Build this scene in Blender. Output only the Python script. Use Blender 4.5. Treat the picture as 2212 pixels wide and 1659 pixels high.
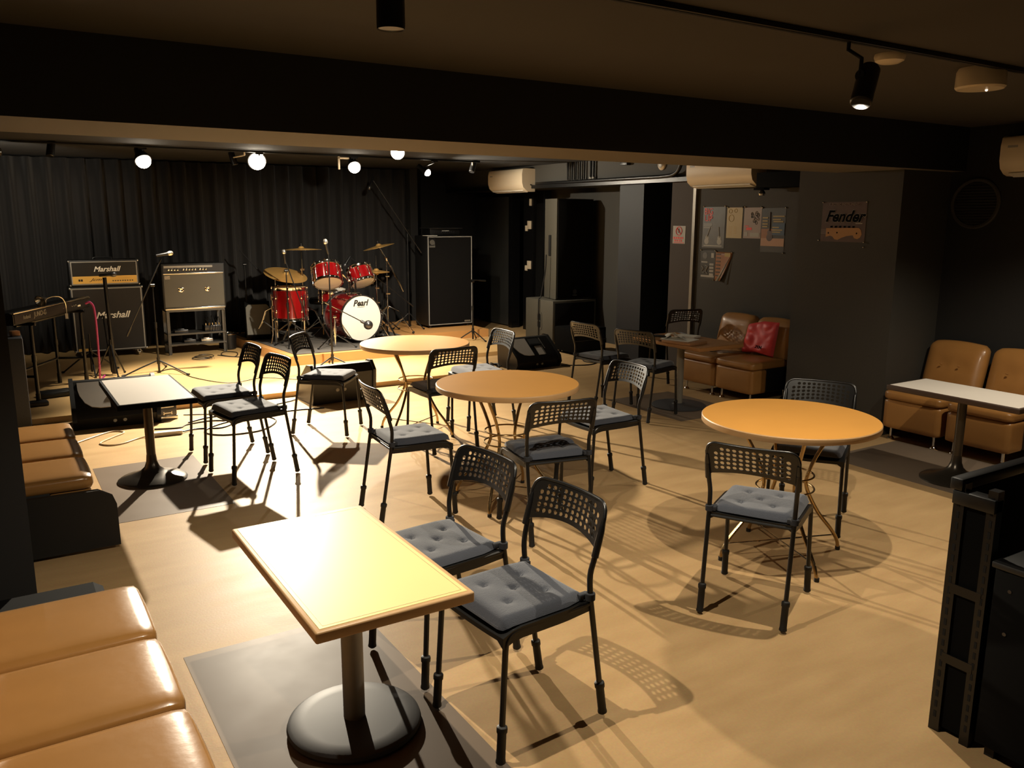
import bpy, bmesh, math, random
from math import pi, sin, cos, radians as R
from mathutils import Vector, Matrix, Euler
random.seed(7)
S = bpy.context.scene
C = S.collection
for o in list(bpy.data.objects): bpy.data.objects.remove(o)

# ------------------------------------------------------------------ camera
def make_camera():
    f, pitch, roll, h, yaw = 1796.4, R(11.321), R(0.2458), 1.688, R(32.177)
    fw = Vector((sin(yaw)*cos(pitch), cos(yaw)*cos(pitch), -sin(pitch)))
    rt = Vector((cos(yaw), -sin(yaw), 0)); up = rt.cross(fw)
    r2 = cos(roll)*rt + sin(roll)*up; u2 = -sin(roll)*rt + cos(roll)*up
    m = Matrix((r2, u2, -fw)).transposed().to_4x4(); m.translation = (0, 0, h)
    cd = bpy.data.cameras.new('camera'); cd.sensor_width = 36; cd.sensor_fit = 'HORIZONTAL'
    cd.lens = f/2212*36; cd.clip_start = .02; cd.clip_end = 60
    co = bpy.data.objects.new('camera', cd); C.objects.link(co); co.matrix_world = m
    S.camera = co
make_camera()

# ------------------------------------------------------------------ world, exposure
W = bpy.data.worlds.new('world'); S.world = W; W.use_nodes = True
W.node_tree.nodes['Background'].inputs[0].default_value = (.9, .75, .55, 1)
W.node_tree.nodes['Background'].inputs[1].default_value = .012
S.view_settings.view_transform = 'Standard'; S.view_settings.look = 'None'
S.view_settings.gamma = 1; S.view_settings.use_curve_mapping = False
S.view_settings.exposure = 0.0
S.render.engine = 'CYCLES'
WARM = (1, .875, .68)

# (x, y, z) lamp, (x, y, z) aim, watts, cone degrees, blend, soft radius
STAGE_LAMPS = [
    ((1.437, 9.20, 2.232), (1.95, 8.7, 0.0), 750, 90, 1, .03, 'left of the two over the guitar amplifiers'),
    ((2.593, 9.30, 2.272), (1.80, 5.75, 0.0), 2900, 80, 1, .035, 'brightest one, in the middle of the stage'),
    ((3.660, 9.20, 2.246), (3.2, 7.9, 0.0), 800, 84, 1, .03, 'above the drum kit'),
    ((3.425, 7.50, 2.291), (3.75, 9.6, 0.5), 560, 95, .9, .03, 'hanging nearest the ceiling beam, aimed at the drums'),
    ((4.675, 9.40, 2.225), (6.0, 8.5, 0.8), 210, 160, .6, .02, 'smallest one, above the bass amplifier side'),
]
HOUSE_SPOTS = [
    ((.984, 2.12, 2.18), (.984, 2.14, 0.0), 122, 128, .55, .010),
    ((2.87, 2.09, 2.12), (3.15, 2.45, 0.0), 104, 162, .7, .010),
    ((5.35, 2.30, 2.14), (5.40, 2.45, 0.0), 100, 128, .55, .022),
]

# ------------------------------------------------------------------ helpers
def lin(c):
    return tuple(((v/255+.055)/1.055)**2.4 if v > 10.3 else v/255/12.92 for v in c)
def mat(name, rgb, rough=.5, metal=0, srgb=True, noise=0, nscale=8, bump=0, bscale=40, coat=0, emit=0, spec=.5, sheen=0, rvar=0):
    m = bpy.data.materials.new(name); m.use_nodes = True
    nt = m.node_tree; b = nt.nodes['Principled BSDF']
    col = (*(lin(rgb) if srgb else rgb), 1)
    b.inputs['Base Color'].default_value = col
    b.inputs['Roughness'].default_value = rough; b.inputs['Metallic'].default_value = metal
    b.inputs['Specular IOR Level'].default_value = spec
    if coat: b.inputs['Coat Weight'].default_value = coat; b.inputs['Coat Roughness'].default_value = .12
    if sheen: b.inputs['Sheen Weight'].default_value = sheen
    tc = nt.nodes.new('ShaderNodeTexCoord')
    if noise or rvar:
        n = nt.nodes.new('ShaderNodeTexNoise'); n.inputs['Scale'].default_value = nscale; n.inputs['Detail'].default_value = 6
        nt.links.new(tc.outputs['Object'], n.inputs['Vector'])
        if noise:
            r = nt.nodes.new('ShaderNodeMixRGB'); r.blend_type = 'MIX'
            r.inputs[1].default_value = tuple(min(1, v*(1-noise)) for v in col[:3])+(1,)
            r.inputs[2].default_value = tuple(min(1, v*(1+noise)) for v in col[:3])+(1,)
            nt.links.new(n.outputs['Fac'], r.inputs[0]); nt.links.new(r.outputs[0], b.inputs['Base Color'])
        if rvar:
            mr = nt.nodes.new('ShaderNodeMapRange'); mr.inputs[3].default_value = max(.02, rough-rvar); mr.inputs[4].default_value = rough+rvar
            nt.links.new(n.outputs['Fac'], mr.inputs[0]); nt.links.new(mr.outputs[0], b.inputs['Roughness'])
    if bump:
        n2 = nt.nodes.new('ShaderNodeTexNoise'); n2.inputs['Scale'].default_value = bscale; n2.inputs['Detail'].default_value = 5
        bp = nt.nodes.new('ShaderNodeBump'); bp.inputs['Strength'].default_value = bump; bp.inputs['Distance'].default_value = .01
        nt.links.new(tc.outputs['Object'], n2.inputs['Vector']); nt.links.new(n2.outputs['Fac'], bp.inputs['Height'])
        nt.links.new(bp.outputs[0], b.inputs['Normal'])
    if emit:
        b.inputs['Emission Color'].default_value = (*WARM, 1) if emit > 0 else col
        b.inputs['Emission Strength'].default_value = abs(emit)
    return m

M = {}
M['wall'] = mat('painted_wall_charcoal', (52, 49, 43), .75, noise=.10, nscale=3, bump=.12, bscale=60)
M['wall_dark'] = mat('painted_wall_black', (24, 23, 22), .85, noise=.15, nscale=2)
M['wall_brown'] = mat('painted_wall_brown', (58, 49, 42), .75, noise=.08, nscale=3)
M['wall_blue'] = mat('painted_wall_blue_black', (17, 20, 26), .6, noise=.1)
M['wall_grey'] = mat('painted_wall_grey', (54, 52, 47), .75, noise=.08, nscale=2)
M['wall_sooty'] = mat('sooty_door_black', (44, 44, 42), .5, noise=.45, nscale=2.2)
M['ceiling'] = mat('painted_ceiling', (62, 57, 50), .85, noise=.05, nscale=2)
M['ceiling_dark'] = mat('painted_ceiling_black', (20, 19, 19), .85)
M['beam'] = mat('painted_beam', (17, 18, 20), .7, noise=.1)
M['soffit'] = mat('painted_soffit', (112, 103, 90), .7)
M['curtain'] = mat('curtain_black_velvet', (18, 16, 16), .85, noise=.1, nscale=20, sheen=.06)
M['stage_wood'] = mat('stage_wood', (200, 164, 110), .42, noise=.06, nscale=4, rvar=.08)
M['riser_edge'] = mat('riser_edge_wood', (190, 140, 84), .4, noise=.08, nscale=6)
M['carpet'] = mat('riser_carpet_grey', (74, 70, 66), .95, noise=.2, nscale=30, bump=.4, bscale=150)
M['black'] = mat('black_plastic', (13, 13, 13), .42)
M['black_matte'] = mat('black_matte', (9, 9, 9), .85, spec=.08)
M['black_metal'] = mat('black_powder_coat', (12, 12, 13), .36, spec=.5)
M['backrest'] = mat('black_backrest_plastic', (14, 14, 15), .34, spec=.7, bump=.05, bscale=300)
M['rubber'] = mat('rubber_black', (10, 10, 11), .6)
M['cushion'] = mat('cushion_slate_fabric', (58, 62, 72), .92, noise=.10, nscale=40, bump=.25, bscale=260, sheen=.3)
M['strap'] = mat('strap_dark_fabric', (38, 40, 46), .9)
M['wood_top'] = mat('laminate_wood_amber', (206, 148, 72), .42, spec=.3, noise=.07, nscale=5)
M['wood_pale'] = mat('laminate_wood_pale', (228, 206, 140), .42, spec=.10, noise=.03, nscale=4)
M['wood_edge'] = mat('wood_edge_band', (198, 160, 114), .4, noise=.12, nscale=10)
M['brown_edge'] = mat('dark_brown_edge', (58, 40, 28), .45)
M['inlay'] = mat('inlay_dark_wood', (176, 152, 96), .5)
M['wood_mid'] = mat('laminate_wood_brown', (168, 120, 72), .38, noise=.08, nscale=6)
M['white_top'] = mat('laminate_white', (214, 206, 196), .36, noise=.02)
M['brushed'] = mat('brushed_steel', (140, 134, 124), .42, metal=.55, noise=.1, nscale=30)
M['base_grey'] = mat('table_base_grey', (66, 66, 68), .5, spec=.2, noise=.08, nscale=12)
M['base_bronze'] = mat('table_base_dark', (70, 64, 56), .28, metal=.7, noise=.15, nscale=9)
M['pole_grey'] = mat('pole_grey_paint', (128, 122, 110), .45, noise=.08, nscale=20)
M['gold'] = mat('champagne_metal', (176, 150, 108), .25, metal=1)
M['chrome'] = mat('chrome', (225, 222, 216), .10, metal=1)
M['leather'] = mat('tan_leather', (158, 114, 62), .27, noise=.10, nscale=7, bump=.10, bscale=14, coat=.25)
M['leather_dark'] = mat('worn_tan_leather', (158, 112, 60), .36, noise=.16, nscale=6, bump=.14, bscale=14, coat=.2)
M['sofa_black'] = mat('sofa_side_black', (8, 8, 8), .6)
M['seam'] = mat('leather_seam', (92, 52, 22), .6)
M['grille'] = mat('speaker_grille_black', (13, 12, 12), .8, spec=.12, bump=.5, bscale=400)
M['grille_grey'] = mat('speaker_grille_grey', (92, 88, 78), .75, noise=.05, bump=.3, bscale=400)
M['grille_marshall'] = mat('speaker_cloth_dark', (44, 41, 38), .85, noise=.1, nscale=60, bump=.3, bscale=400)
M['tolex'] = mat('black_tolex', (14, 14, 14), .5, bump=.3, bscale=200)
M['piping'] = mat('piping_silver', (150, 148, 142), .4)
M['goldpanel'] = mat('gold_control_panel', (226, 182, 92), .35, metal=.15)
M['silver'] = mat('silver_trim', (214, 210, 200), .22, metal=.9)
M['white'] = mat('white_plastic', (226, 222, 212), .35)
M['cream'] = mat('cream_plastic', (214, 200, 176), .3, noise=.02)
M['logo'] = mat('logo_white', (238, 234, 220), .5)
M['red_drum'] = mat('red_burst_lacquer', (112, 8, 12), .12, noise=.4, nscale=3, coat=1)
M['head'] = mat('drum_head_white', (238, 234, 224), .35)
M['head_amber'] = mat('drum_head_clear', (222, 196, 150), .3)
M['brass'] = mat('cymbal_bronze', (206, 164, 96), .34, metal=.65, noise=.12, nscale=14)
M['gunmetal'] = mat('gunmetal_grey', (78, 78, 80), .3, metal=.8)
M['pa_grey'] = mat('pa_cabinet_grey', (78, 75, 66), .6, noise=.05, bump=.2, bscale=200)
M['pa_blue'] = mat('pa_cabinet_slate', (36, 40, 48), .5, bump=.2, bscale=200)
M['monitor_grille'] = mat('monitor_grille_metal', (150, 144, 136), .55, noise=.05)
M['red_bag'] = mat('red_nonwoven_bag', (200, 50, 50), .5, noise=.12, nscale=9, bump=.35, bscale=12)
M['paper'] = mat('white_paper', (232, 226, 212), .6)
M['folder'] = mat('brown_folder', (170, 124, 84), .5)
M['cable'] = mat('cable_black', (20, 19, 19), .45)
M['cable_white'] = mat('cable_cream', (226, 206, 168), .45)
M['cable_pink'] = mat('cable_magenta', (168, 56, 112), .45)
M['steel_frame'] = mat('steel_frame_grey', (86, 84, 80), .45, metal=.5)
M['bulb'] = mat('lit_bulb', (255, 240, 210), .3, emit=30)
M['bulb_dim'] = mat('lit_bulb_dim', (255, 220, 160), .3, emit=8)
M['lens'] = mat('spot_lens', (255, 230, 190), .3, emit=2.5)
M['clear'] = mat('glass_bulb', (60, 56, 48), .08, spec=1)
M['pillar'] = mat('painted_pillar_black', (16, 16, 16), .7)
M['hole'] = mat('deep_black', (6, 6, 6), .9)

def floor_mat():
    m = bpy.data.materials.new('vinyl_floor_tan'); m.use_nodes = True; nt = m.node_tree; b = nt.nodes['Principled BSDF']; b.inputs['Specular IOR Level'].default_value = .09
    tc = nt.nodes.new('ShaderNodeTexCoord')
    mp = nt.nodes.new('ShaderNodeMapping'); mp.inputs['Scale'].default_value = (1.6, 5.5, 1)
    n = nt.nodes.new('ShaderNodeTexNoise'); n.inputs['Scale'].default_value = 1.6; n.inputs['Detail'].default_value = 8
    nf = nt.nodes.new('ShaderNodeTexNoise'); nf.inputs['Scale'].default_value = 110; nf.inputs['Detail'].default_value = 3
    nt.links.new(tc.outputs['Object'], mp.inputs[0]); nt.links.new(mp.outputs[0], n.inputs['Vector'])
    nt.links.new(tc.outputs['Object'], nf.inputs['Vector'])
    cr = nt.nodes.new('ShaderNodeValToRGB')
    cr.color_ramp.elements[0].position = .3; cr.color_ramp.elements[0].color = (*lin((176, 144, 102)), 1)
    cr.color_ramp.elements[1].position = .7; cr.color_ramp.elements[1].color = (*lin((190, 158, 114)), 1)
    nt.links.new(n.outputs['Fac'], cr.inputs[0])
    mx = nt.nodes.new('ShaderNodeMixRGB'); mx.blend_type = 'MULTIPLY'; mx.inputs[0].default_value = .22
    nt.links.new(cr.outputs[0], mx.inputs[1]); nt.links.new(nf.outputs['Color'], mx.inputs[2])
    nt.links.new(mx.outputs[0], b.inputs['Base Color'])
    mr = nt.nodes.new('ShaderNodeMapRange'); mr.inputs[3].default_value = .44; mr.inputs[4].default_value = .56
    nt.links.new(n.outputs['Fac'], mr.inputs[0]); nt.links.new(mr.outputs[0], b.inputs['Roughness'])
    bp = nt.nodes.new('ShaderNodeBump'); bp.inputs['Strength'].default_value = .06; bp.inputs['Distance'].default_value = .005
    nt.links.new(nf.outputs['Fac'], bp.inputs['Height']); nt.links.new(bp.outputs[0], b.inputs['Normal'])
    return m
M['floor'] = floor_mat()
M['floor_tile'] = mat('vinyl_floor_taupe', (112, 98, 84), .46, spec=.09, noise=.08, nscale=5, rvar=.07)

class MB:
    """collects shapes in one bmesh; .build links them as one mesh object"""
    def __init__(s): s.bm = bmesh.new(); s.mi = 0
    def _done(s, n0):
        s.bm.faces.ensure_lookup_table()
        for f in s.bm.faces[n0:]: f.material_index = s.mi
    def slot(s, i): s.mi = i; return s
    def box(s, x0, x1, y0, y1, z0, z1, bev=0, seg=2, rot=None, at=None):
        n0 = len(s.bm.faces)
        if bev:
            t = bmesh.new(); bmesh.ops.create_cube(t, size=1)
            for v in t.verts: v.co = Vector(((x0+x1)/2+v.co.x*(x1-x0), (y0+y1)/2+v.co.y*(y1-y0), (z0+z1)/2+v.co.z*(z1-z0)))
            bmesh.ops.bevel(t, geom=t.edges[:], offset=min(bev, .49*min(x1-x0, y1-y0, z1-z0)), segments=seg, affect='EDGES', profile=.5)
            mp = {v: s.bm.verts.new(v.co) for v in t.verts}
            vs = list(mp.values())
            for f in t.faces: s.bm.faces.new([mp[v] for v in f.verts])
            t.free()
        else:
            vs = [s.bm.verts.new((x, y, z)) for x in (x0, x1) for y in (y0, y1) for z in (z0, z1)]
            for q in ((0, 1, 3, 2), (4, 6, 7, 5), (0, 4, 5, 1), (2, 3, 7, 6), (0, 2, 6, 4), (1, 5, 7, 3)):
                s.bm.faces.new([vs[i] for i in q])
        if rot is not None:
            p = Vector(at) if at else Vector(((x0+x1)/2, (y0+y1)/2, (z0+z1)/2))
            m = Euler(rot).to_matrix()
            for v in vs: v.co = p + m @ (v.co-p)
        s._done(n0); return s
    def ring_faces(s, rings, close=True, cap0=False, cap1=False):
        n0 = len(s.bm.faces)
        R_ = [[s.bm.verts.new(p) for p in r] for r in rings]
        k = len(R_[0])
        for a, b in zip(R_[:-1], R_[1:]):
            for i in range(k if close else k-1):
                j = (i+1) % k
                s.bm.faces.new((a[i], a[j], b[j], b[i]))
        if cap0: s.bm.faces.new(R_[0][::-1])
        if cap1: s.bm.faces.new(R_[-1])
        s._done(n0); return s
    def tube(s, pts, r, seg=10, closed=False, cap=True):
        pts = [Vector(p) for p in pts]; n = len(pts)
        rs = r if isinstance(r, (list, tuple)) else [r]*n
        rings = []; prev = None
        for i, p in enumerate(pts):
            if closed: t = pts[(i+1) % n]-pts[i-1]
            else: t = pts[min(i+1, n-1)]-pts[max(i-1, 0)]
            t.normalize()
            if prev is None:
                a = Vector((0, 0, 1)) if abs(t.z) < .9 else Vector((1, 0, 0))
                u = t.cross(a).normalized()
            else:
                u = (prev - t*prev.dot(t)).normalized()
            prev = u; w = t.cross(u)
            rings.append([p+(u*cos(2*pi*k/seg)+w*sin(2*pi*k/seg))*rs[i] for k in range(seg)])
        if closed: rings.append(rings[0]); return s.ring_faces(rings)
        return s.ring_faces(rings, cap0=cap, cap1=cap)
    def lathe(s, prof, c=(0, 0, 0), axis=(0, 0, 1), seg=32, sx=1, sy=1):
        """prof: list of (radius, height along axis)"""
        ax = Vector(axis).normalized(); a = Vector((1, 0, 0)) if abs(ax.x) < .9 else Vector((0, 1, 0))
        u = (a-ax*a.dot(ax)).normalized(); w = ax.cross(u); c = Vector(c)
        rings = [[c+ax*h+(u*cos(2*pi*k/seg)*sx+w*sin(2*pi*k/seg)*sy)*max(r, 1e-4) for k in range(seg)] for r, h in prof]
        return s.ring_faces(rings, cap0=True, cap1=True)
    def cyl(s, p0, p1, r, seg=16, r1=None):
        return s.tube([p0, p1], [r, r if r1 is None else r1], seg)
    def ball(s, c, r, seg=16, squash=1):
        n = 9
        return s.lathe([(r*sin(pi*i/n), -r*cos(pi*i/n)*squash) for i in range(n+1)], c, seg=seg)
    def prism(s, poly, d0, d1, plane='xz'):
        """poly of 2D points extruded along the third axis from d0 to d1"""
        def P(a, b, d):
            return {'xz': (a, d, b), 'yz': (d, a, b), 'xy': (a, b, d)}[plane]
        return s.ring_faces([[P(a, b, d0) for a, b in poly], [P(a, b, d1) for a, b in poly]], cap0=True, cap1=True)
    def build(s, name, m, parent=None, loc=None, rot=None, smooth=True, ang=35):
        bm = s.bm
        bmesh.ops.remove_doubles(bm, verts=bm.verts[:], dist=1e-6)
        bmesh.ops.recalc_face_normals(bm, faces=bm.faces[:])
        me = bpy.data.meshes.new(name); bm.to_mesh(me); bm.free()
        for q in (m if isinstance(m, (list, tuple)) else [m]): me.materials.append(q if not isinstance(q, str) else M[q])
        if smooth:
            me.shade_smooth()
            me.set_sharp_from_angle(angle=R(ang))
        o = bpy.data.objects.new(name, me); C.objects.link(o)
        if parent: o.parent = parent
        if loc is not None: o.location = loc
        if rot is not None: o.rotation_euler = rot
        return o

def thing(name, label, cat, loc=(0, 0, 0), rz=0, group=None, rot=None):
    o = bpy.data.objects.new(name, None); C.objects.link(o); o.empty_display_size = .1
    o.location = loc; o.rotation_euler = rot if rot else (0, 0, rz)
    o['label'] = label; o['category'] = cat
    if group: o['group'] = group
    return o
def tag(o, label, cat, group=None):
    o['label'] = label; o['category'] = cat
    if group: o['group'] = group
    return o
def struct(o): o['kind'] = 'structure'; return o
def dup(root, loc, rz, label, group=None):
    def cp(o, par):
        c = o.copy(); C.objects.link(c); c.parent = par
        for ch in o.children: cp(ch, c)
        return c
    r = cp(root, None); r.location = loc; r.rotation_euler = (0, 0, rz)
    if label: r['label'] = label
    if group: r['group'] = group
    return r
def text(name, body, size, m, parent, loc, rot=(0, 0, 0), shear=0, ext=.0008, align='CENTER', sx=1, outline=0):
    cu = bpy.data.curves.new(name, 'FONT'); cu.body = body; cu.size = size; cu.shear = shear
    cu.align_x = align; cu.align_y = 'CENTER'; cu.extrude = ext; cu.resolution_u = 3
    if outline: cu.offset = outline
    t = bpy.data.objects.new(name+'_tmp', cu); C.objects.link(t)
    dg = bpy.context.evaluated_depsgraph_get(); dg.update()
    me = bpy.data.meshes.new_from_object(t.evaluated_get(dg)); bpy.data.objects.remove(t)
    me.materials.clear(); me.materials.append(M[m])
    for v in me.vertices: v.co.x *= sx
    o = bpy.data.objects.new(name, me); C.objects.link(o); o.parent = parent; o.location = loc; o.rotation_euler = rot
    return o
def arc(p0, p1, p2, n=6):
    p0, p1, p2 = Vector(p0), Vector(p1), Vector(p2)
    return [p0*(1-t)**2+p1*2*t*(1-t)+p2*t*t for t in [i/n for i in range(n+1)]]
def smooth_path(pts, n=6):
    pts = [Vector(p) for p in pts]; out = []
    P = [2*pts[0]-pts[1]]+pts+[2*pts[-1]-pts[-2]]
    for i in range(1, len(P)-2):
        a, b, c, d = P[i-1:i+3]
        for k in range(n):
            t = k/n
            out.append(.5*((2*b)+(c-a)*t+(2*a-5*b+4*c-d)*t*t+(-a+3*b-3*c+d)*t**3))
    return out+[pts[-1]]

# ------------------------------------------------------------------ room shell
CZ = 2.38
struct(MB().box(-1.6, 8.2, -2.2, 12.4, -.12, 0).build('floor', 'floor', smooth=False))
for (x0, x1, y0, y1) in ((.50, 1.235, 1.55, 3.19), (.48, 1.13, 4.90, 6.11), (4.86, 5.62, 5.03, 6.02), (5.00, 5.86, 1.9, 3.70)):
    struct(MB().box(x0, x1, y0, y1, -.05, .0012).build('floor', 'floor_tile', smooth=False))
struct(MB().box(-1.6, 8.2, -2.2, 3.75, CZ, CZ+.1).build('ceiling', 'ceiling', smooth=False))
struct(MB().box(-1.6, 8.2, 4.45, 12.4, CZ, CZ+.1).build('ceiling', 'ceiling_dark', smooth=False))
b = MB().box(-1.6, 6.52, 3.75, 4.45, 2.052, CZ+.1)
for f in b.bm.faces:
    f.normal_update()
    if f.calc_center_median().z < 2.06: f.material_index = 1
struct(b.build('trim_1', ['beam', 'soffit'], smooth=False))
struct(MB().box(-.34, .046, 3.75, 4.45, 0, 2.052).build('wall_pillar_left', 'pillar', smooth=False))
struct(MB().box(-.44, -.34, -2.2, 12.4, 0, CZ).build('wall_left', 'wall_dark', smooth=False))
struct(MB().box(-.34, 8.2, -2.3, -2.2, 0, CZ).build('wall_front', 'wall_dark', smooth=False))
struct(MB().box(-.34, 8.2, 12.3, 12.4, 0, CZ).build('wall_back', 'wall_dark', smooth=False))
struct(MB().box(6.5, 6.62, -2.2, 3.86, 0, CZ).build('wall_right', 'wall_dark', smooth=False))
struct(MB().box(5.88, 6.62, 3.86, 4.81, 0, CZ).build('wall_column_right', 'wall', smooth=False))
struct(MB().box(6.5, 6.62, 4.81, 6.63, 0, CZ).build('wall_right_poster', 'wall', smooth=False))
struct(MB().box(6.47, 6.62, 6.63, 6.67, 0, 2.09).build('trim_2', 'brushed', smooth=False))
struct(MB().box(6.5, 6.62, 6.67, 7.03, 0, 2.09).build('wall_right_brown', 'wall_brown', smooth=False))
struct(MB().box(6.5, 7.2, 7.50, 7.93, 0, 2.09).build('wall_pillar_right', 'wall_blue', smooth=False))
struct(MB().box(7.15, 7.25, 7.93, 10.30, 0, 2.09).build('wall_right_stage', 'wall_grey', smooth=False))
struct(MB().box(7.55, 7.65, 6.63, 12.3, 0, CZ).build('wall_right_outer', 'wall_dark', smooth=False))
struct(MB().box(6.46, 7.25, 6.63, 12.3, 2.09, CZ).build('wall_right_bulkhead', 'wall_grey', smooth=False))
struct(MB().box(5.38, 5.50, 11.38, 12.3, 0, CZ).build('wall_stage_jog', 'wall_dark', smooth=False))
# steel door beside the bass amplifier and its open frame
d = thing('door_1', 'tall black sooty steel door left of the white hinges', 'door'); struct(d); del d['label']; del d['category']
MB().box(6.90, 6.95, 11.02, 12.1, .02, 2.0, bev=.004).build('door_leaf', 'wall_sooty', d)
MB().box(6.86, 7.0, 10.92, 11.02, 0, 2.06).build('door_frame', 'black_metal', d, smooth=False)
MB().box(6.94, 7.02, 10.12, 10.2, 0, 2.06).build('door_frame', 'black_metal', d, smooth=False)
for z in (.93, 1.52, 1.86):
    h = MB().box(6.925, 6.94, 10.50, 10.60 if z < 1.8 else 10.55, z, z+.12 if z < 1.8 else z+.10, bev=.003)
    if z < 1.8: h.box(6.925, 6.94, 10.60, 10.66, z-.03, z+.05, bev=.003)
    h.build('door_hinge', 'cream', d)
struct(MB().box(6.94, 6.99, 10.46, 10.72, 0, 2.09).build('trim_3', 'black_metal', smooth=False))
# skirting-like dark base strip under the bulkhead
struct(MB().box(6.40, 6.46, 6.68, 12.2, 2.075, 2.12).build('trim_4', 'black_metal', smooth=False))

# curtain along the back of the stage
def curtain(name, x0, x1, y, z0, z1, label, wl=.19, amp=.07):
    mb = MB(); n = int((x1-x0)/wl*12); rows = 5; prev = None; n0 = len(mb.bm.faces)
    rnd = random.Random(3); ph = [rnd.uniform(-.5, .5) for _ in range(80)]
    rings = []
    for j in range(rows+1):
        z = z0+(z1-z0)*j/rows; row = []
        for i in range(n+1):
            x = x0+(x1-x0)*i/n; t = x/wl*2*pi
            k = int((x-x0)/wl) % 80
            a = amp*(.75+.5*ph[k]*sin(pi*((x-x0)/wl-k)))*(1+.25*(1-j/rows))
            yy = y+a*(sin(t+.5*ph[(k*7) % 80]*sin(pi*((x-x0)/wl-k)))+.35*sin(2*t+1))
            row.append((x, yy, z))
        rings.append(row)
    mb.ring_faces(rings, close=False)
    o = mb.build(name, 'curtain', ang=180)
    sm = o.modifiers.new('thick', 'SOLIDIFY'); sm.thickness = .004
    return tag(o, label, 'curtain')
curtain('stage_curtain', -.2, 5.36, 11.45, .06, 2.36, 'floor-length black curtain hanging in folds behind amplifiers and drums')

# ------------------------------------------------------------------ stage and riser
tag(MB().prism([(-.33, 7.70), (4.72, 7.70), (4.72, 8.78), (5.98, 8.78), (5.98, 12.25), (5.5, 12.25), (5.5, 11.37), (5.37, 11.37), (5.37, 12.25), (-.33, 12.25)], 0, .05, 'xy').build('stage_platform', 'stage_wood', smooth=False), 'low pale wooden stage platform spanning the far end', 'stage')
t = thing('drum_riser', 'raised wooden drum riser topped with dark grey carpet', 'stage riser')
MB().prism([(2.78, 9.05), (4.75, 9.05), (4.75, 9.97), (5.88, 9.97), (5.88, 11.2), (5.36, 11.36), (2.60, 11.36)], .05, .158, 'xy').build('riser_deck', 'riser_edge', t, smooth=False)
MB().prism([(2.86, 9.13), (4.55, 9.13), (4.55, 11.2), (2.70, 11.2)], .158, .166, 'xy').build('carpet', 'carpet', t, smooth=False)

# ------------------------------------------------------------------ chairs
def perforated_back():
    mb = MB(); bm = mb.bm; Wd = .190; th = .0045; nc, nr = 12, 5
    def surf(u, v, side):
        s_ = (u-.5)*2; x = s_*Wd
        top = .772
        cr = .045; e = abs(x)-(Wd-cr)
        if e > 0: top -= cr-math.sqrt(max(cr*cr-e*e, 0))*1.0
        bot = .622+.030*(1-s_*s_) - (.0 if abs(s_) < .9 else (.022*(abs(s_)-.9)/.1))
        z = bot+(top-bot)*v
        bow = .026*(1-s_*s_)
        y = -.185-(z-.622)*.30-bow
        return Vector((x, y+side*th/2, z+side*th*.15))
    us = [0, .035, .075]+[.075+.85*(i+1)/nc for i in range(nc)]+[.965, 1]
    vs = [0, .10]+[.10+.80*(j+1)/nr for j in range(nr)]+[1]
    grid = {}
    def gv(i, j, s): 
        k = (i, j, s)
        if k not in grid: grid[k] = bm.verts.new(surf(us[i], vs[j], s))
        return grid[k]
    nu, nv = len(us)-1, len(vs)-1
    mid = {}
    def mv(u, v, s):
        k = (round(u, 5), round(v, 5), s)
        if k not in mid: mid[k] = bm.verts.new(surf(u, v, s))
        return mid[k]
    def face(l): 
        try: bm.faces.new(l)
        except ValueError: pass
    for i in range(nu):
        for j in range(nv):
            u0, u1, v0, v1 = us[i], us[i+1], vs[j], vs[j+1]; um, vm = (u0+u1)/2, (v0+v1)/2
            cell = [(u0, v0), (um, v0), (u1, v0), (u1, vm), (u1, v1), (um, v1), (u0, v1), (u0, vm)]
            hole = 2 < i+1 <= nu-2 and 1 <= j <= nr
            if hole and ((j == nr) and (i == 2 or i == nu-3)): hole = False
            rings = []
            for s in (-1, 1):
                outer = [mv(a, b, s) for a, b in cell]
                if not hole: face(outer if s > 0 else outer[::-1])
                else:
                    ru, rv = (u1-u0)*.34, (v1-v0)*.37
                    inner = []
                    for k in range(8):
                        an = 2*pi*k/8 + pi*1.25
                        inner.append(mv(um+ru*cos(an)*1.06, vm+rv*sin(an)*1.06, s))
                    for k in range(8):
                        q = [outer[k], outer[(k+1) % 8], inner[(k+1) % 8], inner[k]]
                        face(q if s > 0 else q[::-1])
                    rings.append(inner)
            if hole:
                for k in range(8): face([rings[0][k], rings[0][(k+1) % 8], rings[1][(k+1) % 8], rings[1][k]])
    # rim
    def rim(path):
        for (a, b) in zip(path[:-1], path[1:]):
            face([mv(*a, -1), mv(*b, -1), mv(*b, 1), mv(*a, 1)])
    hu = sorted(set(us+[(a+b)/2 for a, b in zip(us[:-1], us[1:])])); hv = sorted(set(vs+[(a+b)/2 for a, b in zip(vs[:-1], vs[1:])]))
    rim([(u, 0) for u in hu]); rim([(u, 1) for u in hu]); rim([(0, v) for v in hv]); rim([(1, v) for v in hv])
    # moulded side sockets and thick rolled edge
    for sx in (-1, 1):
        pts = [surf(.5+.5*sx*.985, v, 0) for v in (-.02, .3, .6, .8)]
        mb.tube([p+Vector((0, -.001, 0)) for p in pts], [.0125, .0125, .0115, .008], 10)
    top = [surf(u, 1, 0) for u in hu]
    mb.tube(top, .0066, 8)
    for sx in (0, 1): mb.tube([surf(sx, v, 0) for v in (0, .4, .8, 1)], .0066, 8)
    return mb
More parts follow.
